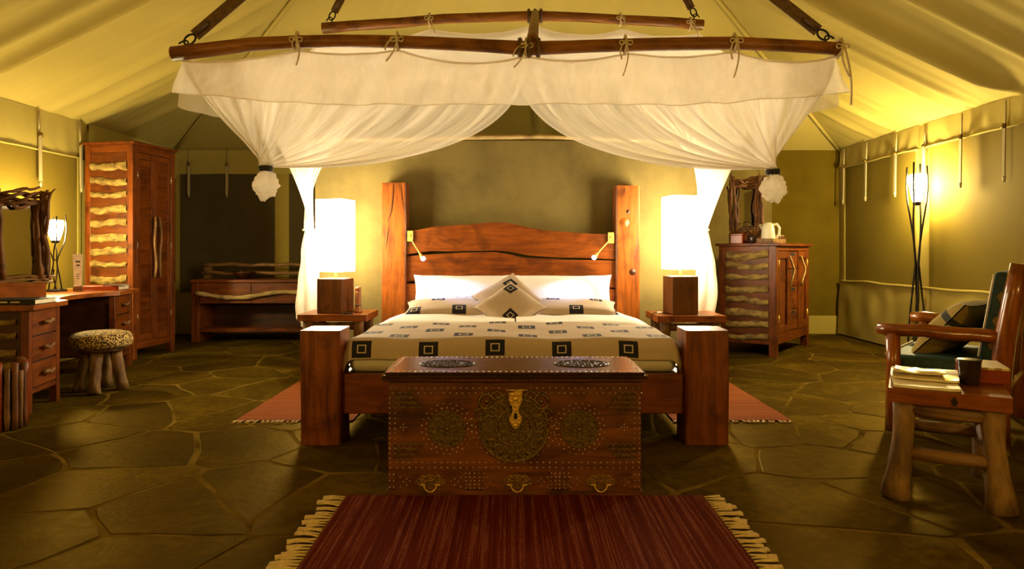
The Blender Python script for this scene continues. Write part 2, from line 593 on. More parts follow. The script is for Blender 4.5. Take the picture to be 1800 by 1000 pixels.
def m_stripepillow():
    t = NT('olive striped cushion')
    tc = t.n('ShaderNodeTexCoord')
    sx = t.n('ShaderNodeSeparateXYZ'); t.l(tc.outputs['UV'], sx.inputs[0])
    v = sx.outputs[1]
    band = t.math('MULTIPLY', t.math('GREATER_THAN', v, 0.30), t.math('LESS_THAN', v, 0.345))
    co = t.coords((1, 1, 1), False)
    w = t.noise(co, 200, 2)
    base = t.ramp(w, [(0.35, (0.19, 0.125, 0.02)), (0.65, (0.30, 0.205, 0.04))])
    t.bsdf(t.mix(band, base, (0.03, 0.025, 0.02)), 0.85, w, 0.3, 0.003, spec=0.2)
    return t.m
M['stripep'] = m_stripepillow()


# ------------------------------------------------------------------ shared shapes
def bark_strip(L, h, depth, seed, arch=0.0):
    """half-round slice of a log along +x, facing -y"""
    r = random.Random(seed)
    ph = r.uniform(0, 9)
    mb = MB()
    def fn(u, w):
        x = u * L
        cz = arch * math.sin(PI * u) + 0.012 * math.sin(u * 5 + ph) + 0.010 * n3(u * 6, seed, 3)
        hh = h * (0.85 + 0.35 * n3(u * 5, seed * 1.7, 1))
        a = PI * w
        rr = depth * (0.9 + 0.5 * n3(u * 9, w * 3, seed))
        return (x, -math.sin(a) * rr, cz - math.cos(a) * hh * 0.5)
    mb.grid(fn, 16, 6)
    return mb


def branch_pts(p0, p1, amp, seed, n=8):
    p0, p1 = Vector(p0), Vector(p1)
    out = []
    for i in range(n + 1):
        t = i / n
        e = math.sin(PI * t) ** 0.5
        q = p0.lerp(p1, t)
        q += Vector((n3(t * 3, seed, 0), n3(t * 3, seed, 5.5), n3(t * 3, seed, 9.1))) * amp * 2 * e
        out.append(q)
    return out


def pillow_mb(w, h, t, puff=0.5, flange=0.0, seed=0, n=18):
    """closed pillow lying in the XY plane, centred; uv in metres"""
    mb = MB()
    def mk(sgn):
        def fn(u, v):
            a, b = u * 2 - 1, v * 2 - 1
            e = max(0.0, (1 - abs(a) ** 2.6)) ** puff * max(0.0, (1 - abs(b) ** 2.6)) ** puff
            pin = 1 - 0.09 * (1 - abs(b) ** 2) * abs(a) ** 2
            pin2 = 1 - 0.13 * (1 - abs(a) ** 2) * abs(b) ** 2
            z = sgn * t * 0.5 * e * (1 + 0.18 * n3(a * 1.7 + seed, b * 1.7, seed * 3.3)) + sgn * 0.004
            z += 0.006 * n3(a * 5, b * 5, seed + 4) * (1 - e)
            return (a * w / 2 * pin, b * h / 2 * pin2, z)
        return fn
    uvf = lambda u, v: (u * w, v * h)
    mb.grid(mk(1), n, n, True, uvf)
    mb.grid(mk(-1), n, n, True, uvf)
    return mb


# ------------------------------------------------------------------ the tent shell
XL, XR, YB, YF, ZE = -4.45, 4.32, 9.0, -2.0, 2.42
XC, PITCH = (XL + XR) / 2, 0.5
HW = (XR - XL) / 2
ZR = ZE + PITCH * HW

# floor: mortar bed and crazy paving
fl = struct(MB().add([(XL, YF, 0), (XR, YF, 0), (XR, YB, 0), (XL, YB, 0), (XL, YF, -0.1), (XR, YF, -0.1), (XR, YB, -0.1), (XL, YB, -0.1)],
      [[0, 1, 2, 3], [7, 6, 5, 4], [0, 4, 5, 1], [1, 5, 6, 2], [2, 6, 7, 3], [3, 7, 4, 0]]).build('floor', M['mortar']))
fl['label'] = 'polished dark olive-brown flagstone floor with pale irregular joints'


def voronoi(seeds, x0, x1, y0, y1):
    cells = []
    for i, (ax, ay) in enumerate(seeds):
        poly = [(x0, y0), (x1, y0), (x1, y1), (x0, y1)]
        near = sorted(range(len(seeds)), key=lambda k: (seeds[k][0] - ax) ** 2 + (seeds[k][1] - ay) ** 2)[1:22]
        for k in near:
            bx, by = seeds[k]
            mx_, my_ = (ax + bx) / 2, (ay + by) / 2
            nx, ny = bx - ax, by - ay
            out = []
            for j in range(len(poly)):
                p, q = poly[j], poly[(j + 1) % len(poly)]
                dp = (p[0] - mx_) * nx + (p[1] - my_) * ny
                dq = (q[0] - mx_) * nx + (q[1] - my_) * ny
                if dp <= 0: out.append(p)
                if dp * dq < 0:
                    s = dp / (dp - dq)
                    out.append((p[0] + (q[0] - p[0]) * s, p[1] + (q[1] - p[1]) * s))
            poly = out
            if not poly: break
        if len(poly) >= 3: cells.append(poly)
    return cells


def paving():
    r = random.Random(31)
    seeds = []
    tries = 0
    while len(seeds) < 230 and tries < 20000:
        tries += 1
        p = (r.uniform(XL, XR), r.uniform(0.6, YB))
        dm = r.choice((0.26, 0.42, 0.6, 0.8))
        if all((p[0] - q[0]) ** 2 + ((p[1] - q[1])) ** 2 > dm * dm for q in seeds):
            seeds.append(p)
    for poly in voronoi(seeds, XL + 0.02, XR - 0.02, 0.3, YB - 0.02):
        cx = sum(p[0] for p in poly) / len(poly); cy = sum(p[1] for p in poly) / len(poly)
        # subdivide edges, jitter, then pull in for the joint
        pts = []
        n = len(poly)
        for j in range(n):
            p, q = poly[j], poly[(j + 1) % n]
            for s in (0.0, 0.34, 0.67):
                x, y = p[0] + (q[0] - p[0]) * s, p[1] + (q[1] - p[1]) * s
                x += 0.05 * n3(x * 3.3, y * 3.3, 1.0); y += 0.05 * n3(x * 3.3, y * 3.3, 7.0)
                pts.append((x, y))
        m = len(pts)
        sm = [((pts[j - 1][0] + 14 * pts[j][0] + pts[(j + 1) % m][0]) / 16, (pts[j - 1][1] + 14 * pts[j][1] + pts[(j + 1) % m][1]) / 16) for j in range(m)]
        def inset(d):
            o = []
            for x, y in sm:
                L = math.hypot(x - cx, y - cy) + 1e-6
                k = max(0.2, (L - d * r.uniform(0.75, 1.3)) / L)
                o.append((cx + (x - cx) * k, cy + (y - cy) * k))
            return o
        g = r.uniform(0.005, 0.015)
        lo = inset(g); hi = [(cx + (x - cx) * 0.985, cy + (y - cy) * 0.985) for x, y in lo]
        zt = 0.0018 + r.uniform(0, 0.002)
        mb = MB()
        vs_ = [(x - cx, y - cy, -0.01) for x, y in lo] + [(x - cx, y - cy, zt - 0.002) for x, y in lo] + [(x - cx, y - cy, zt) for x, y in hi] + [(0, 0, zt + 0.001)]
        fs = []
        for j in range(m):
            k = (j + 1) % m
            fs.append([j, k, m + k, m + j]); fs.append([m + j, m + k, 2 * m + k, 2 * m + j]); fs.append([2 * m + j, 2 * m + k, 3 * m])
        mb.add(vs_, fs)
        o = mb.build('flagstone', M['stone'], fl, fix=False)
        o.location = (cx, cy, 0)
paving()


def roof():
    mb = MB()
    folds = {'L': [(4.2, .05, .10), (5.19, .045, .07), (5.5, .06, .05), (6.52, .025, .05), (6.85, .03, .06), (7.7, .03, .05)],
             'R': [(4.3, .05, .10), (5.2, .045, .07), (5.74, .11, .07), (6.32, .035, .05), (6.55, .02, .04), (7.1, .025, .05), (7.6, .03, .05), (8.1, .03, .05)],
             'B': [(-2.4, .03, .08), (-1.3, .03, .05), (-0.9, .02, .03), (.35, .03, .04), (.62, .035, .03), (1.9, .03, .06), (2.9, .03, .06)]}
    def disp(side, s, t):
        d = 0.0
        for c, a, w in folds[side]:
            q = (s - c - 0.06 * n3(t * 1.2, c, 2)) / (w * 1.15)
            d += 1.5 * a * math.exp(-q * q) * (0.55 + 0.45 * math.sin(PI * min(1, t * 1.4 + 0.1)))
        d += 0.020 * n3(s * 4.5, t * 0.9, 3) + 0.008 * n3(s * 13, t * 1.5, 8)
        return d
    def side(sgn):
        key = 'L' if sgn < 0 else 'R'
        def fn(u, t):
            z = ZE + PITCH * HW * t
            x = XC + sgn * HW * (1 - t)
            y1 = YB - HW * t
            ys = YF + 5.0 * (u / .12) if u < .12 else YF + 5.0 + (YB - YF - 5.0) * (u - .12) / .88
            y = min(ys, y1)
            e = min(1.0, (y1 - y) * 1.6) * min(1.0, t * 12 + 0.15)
            d = disp(key, y, t) * e
            return (x - sgn * d * 0.447, y, z - d * 0.894)
        return fn
    mb.grid(side(-1), 300, 36); mb.grid(side(1), 300, 36)
    def back(u, t):
        z = ZE + PITCH * HW * t
        y = YB - HW * t
        x = XC + (u * 2 - 1) * HW * (1 - t)
        e = min(1.0, min(u, 1 - u) * 8) * min(1.0, t * 12 + 0.15)
        d = disp('B', x, t) * e
        return (x, y - d * 0.447, z - d * 0.894)
    mb.grid(back, 140, 20)
    o = struct(mb.build('ceiling', M['roof'], fix=False))
    o['label'] = 'sloping cream tent roof lining with soft folds'
    # hip seams and a few sewn seams
    for sgn in (-1, 1):
        a = Vector((XC + sgn * HW, YB, ZE)); b = Vector((XC, YB - HW, ZR))
        pts = [a.lerp(b, i / 10) + Vector((0, -0.012, -0.02)) for i in range(11)]
        MB().tube(pts, 0.022, 6).build('hip_seam', M['roof'], o)
roof()
# ridge end and front gable
g = MB().add([(XL, YF, 0), (XR, YF, 0), (XR, YF, ZE), (XC, YF, ZR), (XL, YF, ZE)], [[0, 1, 2, 3, 4]]).build('wall_front', M['canvas'], fix=False)
struct(g)['label'] = 'cream canvas gable wall of the tent opposite the bed'


def strap(parent, top, bottom, nrm, along):
    """hanging canvas roll-up strap: thin cord, then wide webbing with a metal end"""
    top, bottom = Vector(top), Vector(bottom)
    nrm, along = Vector(nrm), Vector(along)
    mid = top.lerp(bottom, 0.36)
    o = MB().tube([top + nrm * 0.012, mid + nrm * 0.02], 0.008, 6).build('strap', M['strapcloth'], parent)
    mb = MB()
    w = 0.016
    def q(p, d): return [p + along * w + nrm * d, p - along * w + nrm * d]
    a0, a1 = q(mid, 0.02), q(mid, 0.032)
    b0, b1 = q(bottom, 0.026), q(bottom, 0.038)
    mb.add(a0 + a1 + b0 + b1, [[0, 1, 3, 2], [4, 6, 7, 5], [0, 4, 5, 1], [2, 3, 7, 6], [0, 2, 6, 4], [1, 5, 7, 3]])
    mb.build('webbing', M['strapcloth'], o)
    MB().tube([mid + nrm * 0.03 + Vector((0, 0, .03)), mid + nrm * 0.034 + Vector((0, 0, -.01))], [0.018, 0.022], 8).build('buckle', M['oldbrass'], o)
    MB().tube([bottom + nrm * 0.03, bottom + nrm * 0.03 + Vector((0, 0, -0.05))], [0.016, 0.009], 6).build('strap_end', M['strapcloth'], o)
    return o


def slab(name, mat, x0, x1, y0, y1, z0, z1, parent=None, b=0.003):
    return MB().box(x0, x1, y0, y1, z0, z1, b).build(name, mat, parent)


def side_wall(sgn, name, label):
    X = XL if sgn < 0 else XR
    wl = struct(slab(name, M['canvas'], min(X, X + sgn * 0.06), max(X, X + sgn * 0.06), YF, YB, 0, ZE + 0.04))
    wl['label'] = label
    i = -sgn                                        # inward
    wins = [(4.6, 7.08), (7.26, 8.86), (2.2, 4.4)] if sgn > 0 else [(4.0, 7.0), (7.2, 8.9)]
    vz = 2.17 if sgn > 0 else 2.04
    for a, b in wins:
        MB().box(min(X, X + i * 0.006), max(X, X + i * 0.006), a, b, 0.72, vz + 0.03, 0.002).build('mesh_window', M['meshwin'], wl)
        # valance flap with soft pleats and a piped hem
        def vf(u, w):
            y = lerp(a - 0.06, b + 0.06, u)
            d = 0.022 + 0.016 * w * (1 + n3(y * 7, w, sgn)) + 0.006 * math.sin(y * 31) * w
            return (X + i * d, y, lerp(ZE + 0.005, vz + 0.012 * n3(y * 3, 1, 1), w))
        MB().grid(vf, 60, 6).build('valance', M['valance'], wl, fix=False)
        MB().tube([(X + i * 0.045, lerp(a - 0.06, b + 0.06, k / 20), vz + 0.012 * n3(lerp(a - 0.06, b + 0.06, k / 20) * 3, 1, 1)) for k in range(21)], 0.011, 6).build('piping', M['valance'], wl)
        # lower skirt, rolled top hem
        def sf(u, w):
            y = lerp(a - 0.05, b + 0.05, u)
            d = 0.02 + 0.02 * (1 + n3(y * 4, w * 2, 5)) + 0.03 * w
            return (X + i * d, y, lerp(0.71 + 0.02 * n3(y * 2, 0, 3), 0.02, w))
        MB().grid(sf, 60, 10).build('skirt', M['canvas'], wl, fix=False)
        MB().tube([(X + i * 0.035, lerp(a - 0.05, b + 0.05, k / 20), 0.71 + 0.02 * n3(lerp(a - 0.05, b + 0.05, k / 20) * 2, 0, 3)) for k in range(21)], 0.018, 6).build('hem_roll', M['canvas'], wl)
        for e in (a, b):
            MB().box(min(X + i * .004, X + i * .016), max(X + i * .004, X + i * .016), e - 0.025, e + 0.025, 0.7, vz, 0.003).build('window_binding', M['canvas'], wl)
    xs = (57, 130) if sgn < 0 else (1492, 1532, 1585, 1636, 1702, 1780)
    for xx in xs:
        Y = abs(X) * F / abs(xx - 900)
        strap(wl, (X + i * 0.045, Y, ZE - 0.02), (X + i * 0.045, Y, 1.74), (i, 0, 0), (0, 1, 0))
    return wl
side_wall(-1, 'wall_left', 'lamp-lit olive canvas tent wall with mesh windows behind the desk')
side_wall(1, 'wall_right', 'lamp-lit olive canvas tent wall with mesh windows behind the armchair')

wb = struct(slab('wall_back', M['plaster2'], XL, XR, YB, YB + 0.08, 0, ZE + 0.04))
wb['label'] = 'ochre back wall of the tent behind the bed partition'
MB().box(XL + 0.02, -2.0, YB - 0.02, YB - 0.004, 0.0, ZE, 0.003).build('canvas_panel', M['canvas'], wb)
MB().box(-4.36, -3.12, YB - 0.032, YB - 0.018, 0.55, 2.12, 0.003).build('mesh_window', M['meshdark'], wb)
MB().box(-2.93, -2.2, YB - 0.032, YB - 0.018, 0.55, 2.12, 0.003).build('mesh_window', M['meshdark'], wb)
def bvf(u, w):
    x = lerp(-4.43, -2.05, u)
    return (x, YB - 0.035 - 0.02 * w * (1 + n3(x * 6, w, 2)), lerp(ZE, 2.10 + 0.008 * n3(x * 3, 0, 0), w))
MB().grid(bvf, 40, 6).build('valance', M['valance'], wb, fix=False)
for xx in (333, 400):
    X = (xx - 900) * (YB - 0.06) / F
    strap(wb, (X, YB - 0.05, 2.42), (X, YB - 0.05, 1.84), (0, -1, 0), (1, 0, 0))
for o in range(1):
    b_ = struct(MB().box(3.34, XR - 0.01, YB - 0.02, YB - 0.002, 0.0, 0.24, 0.003).build('baseboard_back', M['canvas']))
    b_['label'] = 'low canvas base band along the ochre back wall'
# return wall behind the dresser
wr = struct(slab('wall_return', M['plaster'], 1.95, 3.32, YB - 0.28, YB - 0.003, 0, ZE - 0.0))
wr['label'] = 'painted return wall behind the drinks dresser'
# the plastered partition behind the bed
wp = struct(slab('wall_partition', M['plaster'], -1.88, 1.80, 6.50, 6.64, 0, 2.15, None, 0.008))
wp['label'] = 'mottled khaki plaster partition wall behind the headboard'
pp = [px(x, y, 6.5) for x, y in ((548, 247), (600, 245), (680, 245), (760, 243), (850, 241), (950, 240), (1040, 243), (1110, 246), (1180, 248), (1248, 250))]
MB().tube(pp, [0.022, 0.02, 0.022, 0.021, 0.023, 0.021, 0.022, 0.02, 0.021, 0.019], 8, 0.2, 3).build('capping_pole', M['palepole'], wp)

# ------------------------------------------------------------------ rugs
def rug(name, label, x0, x1, y0, y1, mat, ends, pitch, lt, group=None):
    t = thing(name, label, 'rug', ((x0 + x1) / 2, (y0 + y1) / 2, 0.006), 0, group)
    w, h = x1 - x0, y1 - y0
    mb = MB()
    def top(u, v):
        x, y = (u - .5) * w, (v - .5) * h
        return (x + 0.008 * n3(y * 4, 2, 1), y + 0.012 * n3(x * 3, 1, 0), 0.008 + 0.002 * n3(x * 6, y * 6, 0))
    mb.grid(top, 60, 24)
    def bot(u, v):
        p = top(u, v); return (p[0], p[1], 0.0)
    mb.grid(bot, 60, 24)
    mb.build('rug_body', mat, t)
    tm = MB()
    pts = [(0, 0, 0.004), (-0.25 * lt, 0.002, 0.006), (-0.6 * lt, 0.006, 0.006), (-lt, 0.003, 0.003)]
    tm.tube(pts, [0.007, 0.006, 0.011, 0.015], 6, flat=0.5)
    me = tm.mesh('tassel', M['tassel'])
    r = random.Random(3)
    if ends == 'x':
        n = int(h / pitch)
        for s in (-1, 1):
            for i in range(n):
                o = link('tassel', me, t)
                o.location = (s * w / 2, (i + 0.5) / n * h - h / 2, 0)
                o.rotation_euler = (0, 0, (0 if s < 0 else PI) + r.uniform(-.35, .35))
                o.scale = (r.uniform(.8, 1.15),) * 3
    else:
        n = int(w / pitch)
        for i in range(n):
            o = link('tassel', me, t)
            o.location = ((i + 0.5) / n * w - w / 2, -h / 2, 0)
            o.rotation_euler = (0, 0, PI / 2 + r.uniform(-.35, .35))
            o.scale = (r.uniform(.8, 1.15),) * 3
    return t
rug('striped_rug', 'red striped woven rug with cream fringe in front of the studded chest', -0.735, 0.845, 1.7, 3.03, M['rug'], 'x', 0.026, 0.095)
rug('bedside_rug', 'orange-red fringed rug beside the bed, on the desk side', -1.77, -1.02, 4.37, 5.66, M['rug2'], 'y', 0.032, 0.05)
rug('bedside_rug', 'orange-red fringed rug beside the bed, on the armchair side', 1.03, 1.79, 4.37, 5.66, M['rug2'], 'y', 0.032, 0.05)

# ------------------------------------------------------------------ the bed
bed = thing('bed', 'massive timber bed with square posts and live-edge plank headboard', 'bed', (0, 0, 0))
def post(x0, x1, y0, y1, h, seed):
    mb = MB()
    def ring(z, k):
        d = 0.006
        return [(x0 + d * n3(z * 2, seed, 0), y0 + d * n3(z * 2, seed, 3), z), (x1 + d * n3(z * 2, seed, 5), y0 + d * n3(z * 2, seed, 7), z),
                (x1 + d * n3(z * 2, seed, 9), y1, z), (x0 + d * n3(z * 2, seed, 11), y1, z)]
    n = 8
    # eight-sided section = square with small chamfers
    vs_, fs = [], []
    for i in range(n + 1):
        q = ring(h * i / n, i)
        c = 0.010
        sec = []
        for j in range(4):
            p, a, b = Vector(q[j]), Vector(q[j - 1]), Vector(q[(j + 1) % 4])
            sec.append(p + (a - p).normalized() * c); sec.append(p + (b - p).normalized() * c)
        vs_ += sec
    for i in range(n):
        for j in range(8):
            k = (j + 1) % 8
            fs.append([i * 8 + j, i * 8 + k, i * 8 + 8 + k, i * 8 + 8 + j])
    fs.append(list(range(8))[::-1]); fs.append([n * 8 + j for j in range(8)])
    mb.add(vs_, fs)
    o = mb.build('post', M['post_z'], bed)
    return o
post(-1.197, -0.972, 3.85, 4.09, 0.647, 1.3)
post(0.985, 1.226, 3.85, 4.09, 0.647, 4.6)
pl_ = post(-1.200, -0.975, 6.27, 6.48, 1.722, 7.1)
pr_ = post(0.955, 1.175, 6.27, 6.48, 1.695, 9.4)
# drying cracks and knots on the tall posts
def crack(parent, pts, w):
    MB().tube(pts, [0.001] + [w] * (len(pts) - 2) + [0.001], 6, flat=0.5).build('crack', M['dark_void'], parent)
crack(pl_, [px(x, y, 6.268) for x, y in ((692, 323), (691, 345), (688, 372), (681, 390))], 0.006)
crack(pl_, [px(x, y, 6.268) for x, y in ((705, 326), (706, 345), (709, 368))], 0.004)
crack(pl_, [px(x, y, 6.268) for x, y in ((684, 395), (681, 415), (678, 440))], 0.005)
crack(pr_, [px(x, y, 6.268) for x, y in ((1099, 329), (1098, 335), (1097, 340))], 0.006)
for (x, y, r) in ((1098, 391, 0.05), (1112, 478, 0.035), (1104, 372, 0.02)):
    kp = px(x, y, 6.268)
    MB().lathe([(r, -0.004), (r * 0.8, 0.004), (r * 0.45, 0.002), (r * 0.4, 0.005), (0.002, 0.006)], 16, T(*kp) @ RX(PI / 2)).build('knot', M['dark_x' if r < .04 else 'post_x'], pr_)

def plank(top, bot, y0, y1):
    poly = top + bot[::-1]
    k = 6.3 / F
    o = MB().prism(poly, lambda a, b, t: ((a - 900) * k, t, CH + (HY - b) * k), y0, y1)
    return o.build('headboard_plank', M['plank_x'], bed)
plank([(712, 408), (740, 403), (765, 398), (800, 396), (830, 394), (860, 391), (885, 391), (905, 394), (930, 400), (960, 405), (1000, 408), (1040, 411), (1084, 412)],
      [(712, 447), (735, 444), (760, 441), (790, 442), (815, 441), (845, 441), (870, 440), (900, 443), (930, 449), (970, 452), (1020, 453), (1084, 456)], 6.30, 6.36)
plank([(712, 451), (740, 448), (780, 446), (815, 444), (850, 443), (872, 443), (900, 448), (920, 453), (950, 454), (1000, 457), (1040, 457), (1084, 458)],
      [(712, 496), (740, 491), (770, 489), (800, 488), (840, 490), (880, 493), (920, 498), (960, 500), (1010, 502), (1084, 506)], 6.31, 6.37)
plank([(712, 499), (760, 497), (800, 497), (850, 498), (900, 501), (960, 503), (1020, 506), (1084, 509)],
      [(712, 562), (900, 565), (1084, 566)], 6.30, 6.36)
MB().box(-0.975, 0.988, 3.90, 3.965, 0.165, 0.392, 0.006).build('foot_rail', M['plank_x'], bed)
for s, xx in ((-1, -1.03), (1, 1.04)):
    MB().box(xx - 0.035, xx + 0.035, 4.09, 6.27, 0.165, 0.392, 0.006).build('side_rail', M['plank_y'], bed)
MB().box(-0.99, 1.0, 3.97, 6.26, 0.34, 0.385, 0.004).build('mattress_base', M['dark_x'], bed)

def soft_box(x0, x1, y0, y1, z0, z1, r, seed, nu=30, nv=36):
    """closed box with rounded edges and slight slackness"""
    mb = MB()
    bm = bmesh.new()
    bmesh.ops.create_cube(bm, size=1.0)
    for v in bm.verts:
        v.co = Vector((lerp(x0, x1, v.co.x + .5), lerp(y0, y1, v.co.y + .5), lerp(z0, z1, v.co.z + .5)))
    bmesh.ops.bevel(bm, geom=bm.edges[:], offset=r, segments=4, affect='EDGES', profile=0.5)
    bm.verts.index_update()
    mb.add([v.co.copy() for v in bm.verts], [[v.index for v in f.verts] for f in bm.faces], True)
    bm.free()
    return mb
tag(soft_box(-0.955, 0.965, 3.975, 6.25, 0.386, 0.545, 0.05, 1).build('mattress', M['sheet']), 'thick mattress in a pale fitted sheet on the timber bed', 'mattress')

# duvets folded back, one per sleeper
def duvet(x0, x1, y0, y1, seed, label):
    mb = MB()
    def fn(u, v):
        # v runs round the folded roll: bottom back -> front lip -> top back
        x = lerp(x0, x1, u)
        a = v * 2 - 1
        y = lerp(y0, y1, abs(a) ** 0.9)
        th = 0.030 * (1 + 0.5 * n3(x * 3, a, seed)) * (1 - abs(a) ** 8)
        z = 0.572 + (th if a > 0 else -0.022 * (1 - abs(a) ** 8)) + 0.008 * n3(x * 5, y * 4, seed)
        e = abs(u * 2 - 1)
        z -= 0.05 * max(0, (abs(x) - 0.85)) / 0.15
        return (x, y + 0.02 * n3(x * 2.5, seed, 1), z)
    mb.grid(fn, 30, 24)
    return tag(mb.build('duvet', M['white'], fix=False), label, 'duvet')
duvet(-0.985, 0.02, 4.62, 5.75, 2.0, 'white folded-back duvet on the desk side of the bed')
duvet(0.03, 0.985, 4.62, 5.75, 5.0, 'white folded-back duvet on the armchair side of the bed')

# the printed bedspread: top, foot drop and short side drops
def spread():
    mb = MB()
    y1, yf = 4.70, 3.955
    L = y1 - yf
    hang = 0.125
    W = 0.995
    def fn(u, v):
        s = v * (L + hang)
        xw = (u * 2 - 1)
        if s < L - 0.05:
            y, z = y1 - s, 0.0
        else:
            q = (s - (L - 0.05)) / (hang + 0.05)
            a = min(1.0, q * 1.6) * PI / 2
            y = yf + 0.05 - 0.055 * math.sin(a)
            z = -0.05 * (1 - math.cos(a)) - max(0, q - 0.625) * (hang + 0.02)
        x = xw * W
        ax = abs(xw)
        zz = 0.580 + z
        if ax > 0.93:
            k = (ax - 0.93) / 0.07
            zz -= 0.16 * k * k
            x = math.copysign((0.93 + 0.055 * math.sin(k * PI / 2)) * W, xw)
        zz += 0.012 * n3(x * 2.2, y * 2.2, 1) + 0.006 * n3(x * 6, y * 5, 4) + 0.018 * (1 - xw * xw) * (1 - v)
        y -= 0.012 * (1 + n3(x * 3.5, 2, 6)) * max(0, v - 0.85) / 0.15
        zz -= 0.018 * abs(xw) ** 3 * max(0, v - .8) / .2
        return (x, y, zz)
    # u offset chosen so the foot squares sit where the photograph shows them
    mb.grid(fn, 90, 70, True, lambda u, v: ((u * 2 - 1) * W + 0.0 + 0.385 * 6 - 0.095 + 0.1925, (v * (L + hang)) + 0.19 * 4 - (L + hang) + 0.068 + 0.095 + 0.19))
    o = mb.build('bedspread', M['spread'], fix=False)
    md = o.modifiers.new('thick', 'SOLIDIFY'); md.thickness = 0.008; md.offset = -1
    return tag(o, 'beige bedspread printed with dark squares across the foot of the bed', 'bedspread')
spread()

def place(o, loc, rot):
    o.location = loc
    o.rotation_euler = rot
    return o
R = math.radians
for sx, lab in ((-0.445, 'white pillow lit by the bedhead lamp, on the desk side'), (0.445, 'white pillow lit by the bedhead lamp, on the armchair side')):
    o = tag(pillow_mb(0.90, 0.50, 0.17, 0.42, seed=sx * 3).build('pillow', M['white'], None), lab, 'pillow', 'white pillows against the headboard')
    place(o, (sx + 0.005, 6.02, 0.685), (R(50), 0, 0))
    mb = MB()
    r = random.Random(int(sx * 10))
    for k in range(14):
        x = -0.13 + k * 0.02 + r.uniform(-.003, .003)
        mb.box(x, x + r.uniform(.004, .014), -0.062 + r.uniform(-.004, .0), -0.057 + r.uniform(0, .006), 0.0855, 0.0875, 0.0004)
    mb.build('embroidery', M['paleink'], o)
for sx, lab, tz in ((-0.47, 'beige pillow printed with dark squares, on the desk side', R(2)), (0.46, 'beige pillow printed with dark squares, on the armchair side', R(-2))):
    o = tag(pillow_mb(0.80, 0.46, 0.13, 0.42, seed=sx * 5 + 1).build('pillow', M['pilprint'], None), lab, 'pillow', 'printed pillows lying on the bed')
    place(o, (sx, 5.52, 0.625), (R(9), 0, tz))
o = tag(pillow_mb(0.40, 0.40, 0.15, 0.4, seed=8).build('cushion', M['cushprint'], None), 'beige diamond-set cushion with dark squares, in front of the pillows', 'cushion')
o.matrix_world = T(-0.012, 5.25, 0.66) @ RX(R(42)) @ RZ(R(45))
o = tag(pillow_mb(0.44, 0.44, 0.15, 0.4, seed=11).build('cushion', M['cushprint'], None), 'pale square-printed cushion mostly hidden behind the diamond-set cushion', 'cushion')
o.matrix_world = T(-0.03, 5.58, 0.70) @ RX(R(42)) @ RZ(R(38))

# gooseneck reading lights on the headboard
def reading_light(pts, plate_px, label, aim):
    base = px(plate_px[0], plate_px[1], 6.29)
    t = thing('reading_light', label, 'reading light', base, 0, 'gooseneck reading lights on the headboard')
    w = 0.026
    MB().box(-w, w, -0.012, 0.01, -0.05, 0.05, 0.004).build('mounting_plate', M['brass'], t)
    P = [p - base for p in pts]
    MB().tube(P, 0.0065, 8).build('gooseneck', M['brass'], t)
    d = (P[-1] - P[-2]).normalized()
    h = MB().tube([P[-1] - d * 0.01, P[-1] + d * 0.03, P[-1] + d * 0.09], [0.011, 0.015, 0.026], 14).build('lamp_head', M['brass'], t)
    MB().tube([P[-1] + d * 0.0895, P[-1] + d * 0.094], [0.022, 0.022], 14).build('lens', M['led'], h)
    ld = bpy.data.lights.new('reading_spot', 'SPOT')
    ld.energy = LED_W; ld.color = (0.32, 0.46, 1.0)
    ld.spot_size = R(75); ld.spot_blend = 0.6; ld.shadow_soft_size = 0.02
    lo = bpy.data.objects.new('reading_spot', ld); C.objects.link(lo); lo.parent = t
    lo.location = P[-1] + d * 0.11
    dirv = (Vector(aim) - (base + lo.location)).normalized()
    lo.rotation_euler = dirv.to_track_quat('-Z', 'Y').to_euler()
reading_light([px(720, 412, 6.27), px(727, 428, 6.24), px(734, 439, 6.14), px(739, 447, 6.06)], (721, 415), 'brass gooseneck reading light on the headboard, on the desk side', (-0.50, 5.85, 0.72))
reading_light([px(1076, 416, 6.27), px(1066, 428, 6.24), px(1056, 439, 6.14), px(1050, 446, 6.06)], (1074, 418), 'brass gooseneck reading light on the headboard, on the armchair side', (0.50, 5.85, 0.72))

# ------------------------------------------------------------------ bedside tables, lamps and small things
def nightstand(x0, x1, y0, y1, h, label, seed):
    t = thing('nightstand', label, 'nightstand', ((x0 + x1) / 2, (y0 + y1) / 2, 0), 0, 'rustic bedside tables')
    w, d = (x1 - x0) / 2, (y1 - y0) / 2
    poly = []
    for i in range(13):
        u = i / 12 * 2 - 1
        poly.append((u * w, -d + 0.02 * n3(u * 2, seed, 1)))
    for i in range(7):
        u = i / 6 * 2 - 1
        poly.append((w + 0.012 * n3(u * 3, seed, 4), u * d))
    poly.append((-w, d))
    mb = MB()
    mb.prism(poly, lambda a, b, z: (a, b, z), h - 0.055, h)
    mb.build('table_top', M['post_x'], t)
    for sx in (-1, 1):
        for sy in (-1, 1):
            X, Y = sx * (w - 0.09), sy * (d - 0.08)
            pts = [(X + sx * 0.01 + .008 * n3(k, seed, sx), Y + sy * .01, (h - 0.05) * k / 5) for k in range(6)]
            MB().tube(pts, [0.045, 0.042, 0.04, 0.043, 0.045, 0.05], 9, 0.25, seed + sx + sy * 3).build('leg', M['roughlog'], t)
    MB().tube([(-w + .09, -d + .08, h - 0.1), (0, -d + .075, h - 0.105), (w - .09, -d + .08, h - 0.1)], 0.034, 8, .2, seed).build('apron', M['roughlog'], t)
    MB().tube([(-w + .09, -d + .08, .14), (0, -d + .075, .135), (w - .09, -d + .08, .14)], 0.028, 8, .2, seed).build('stretcher', M['roughlog'], t)
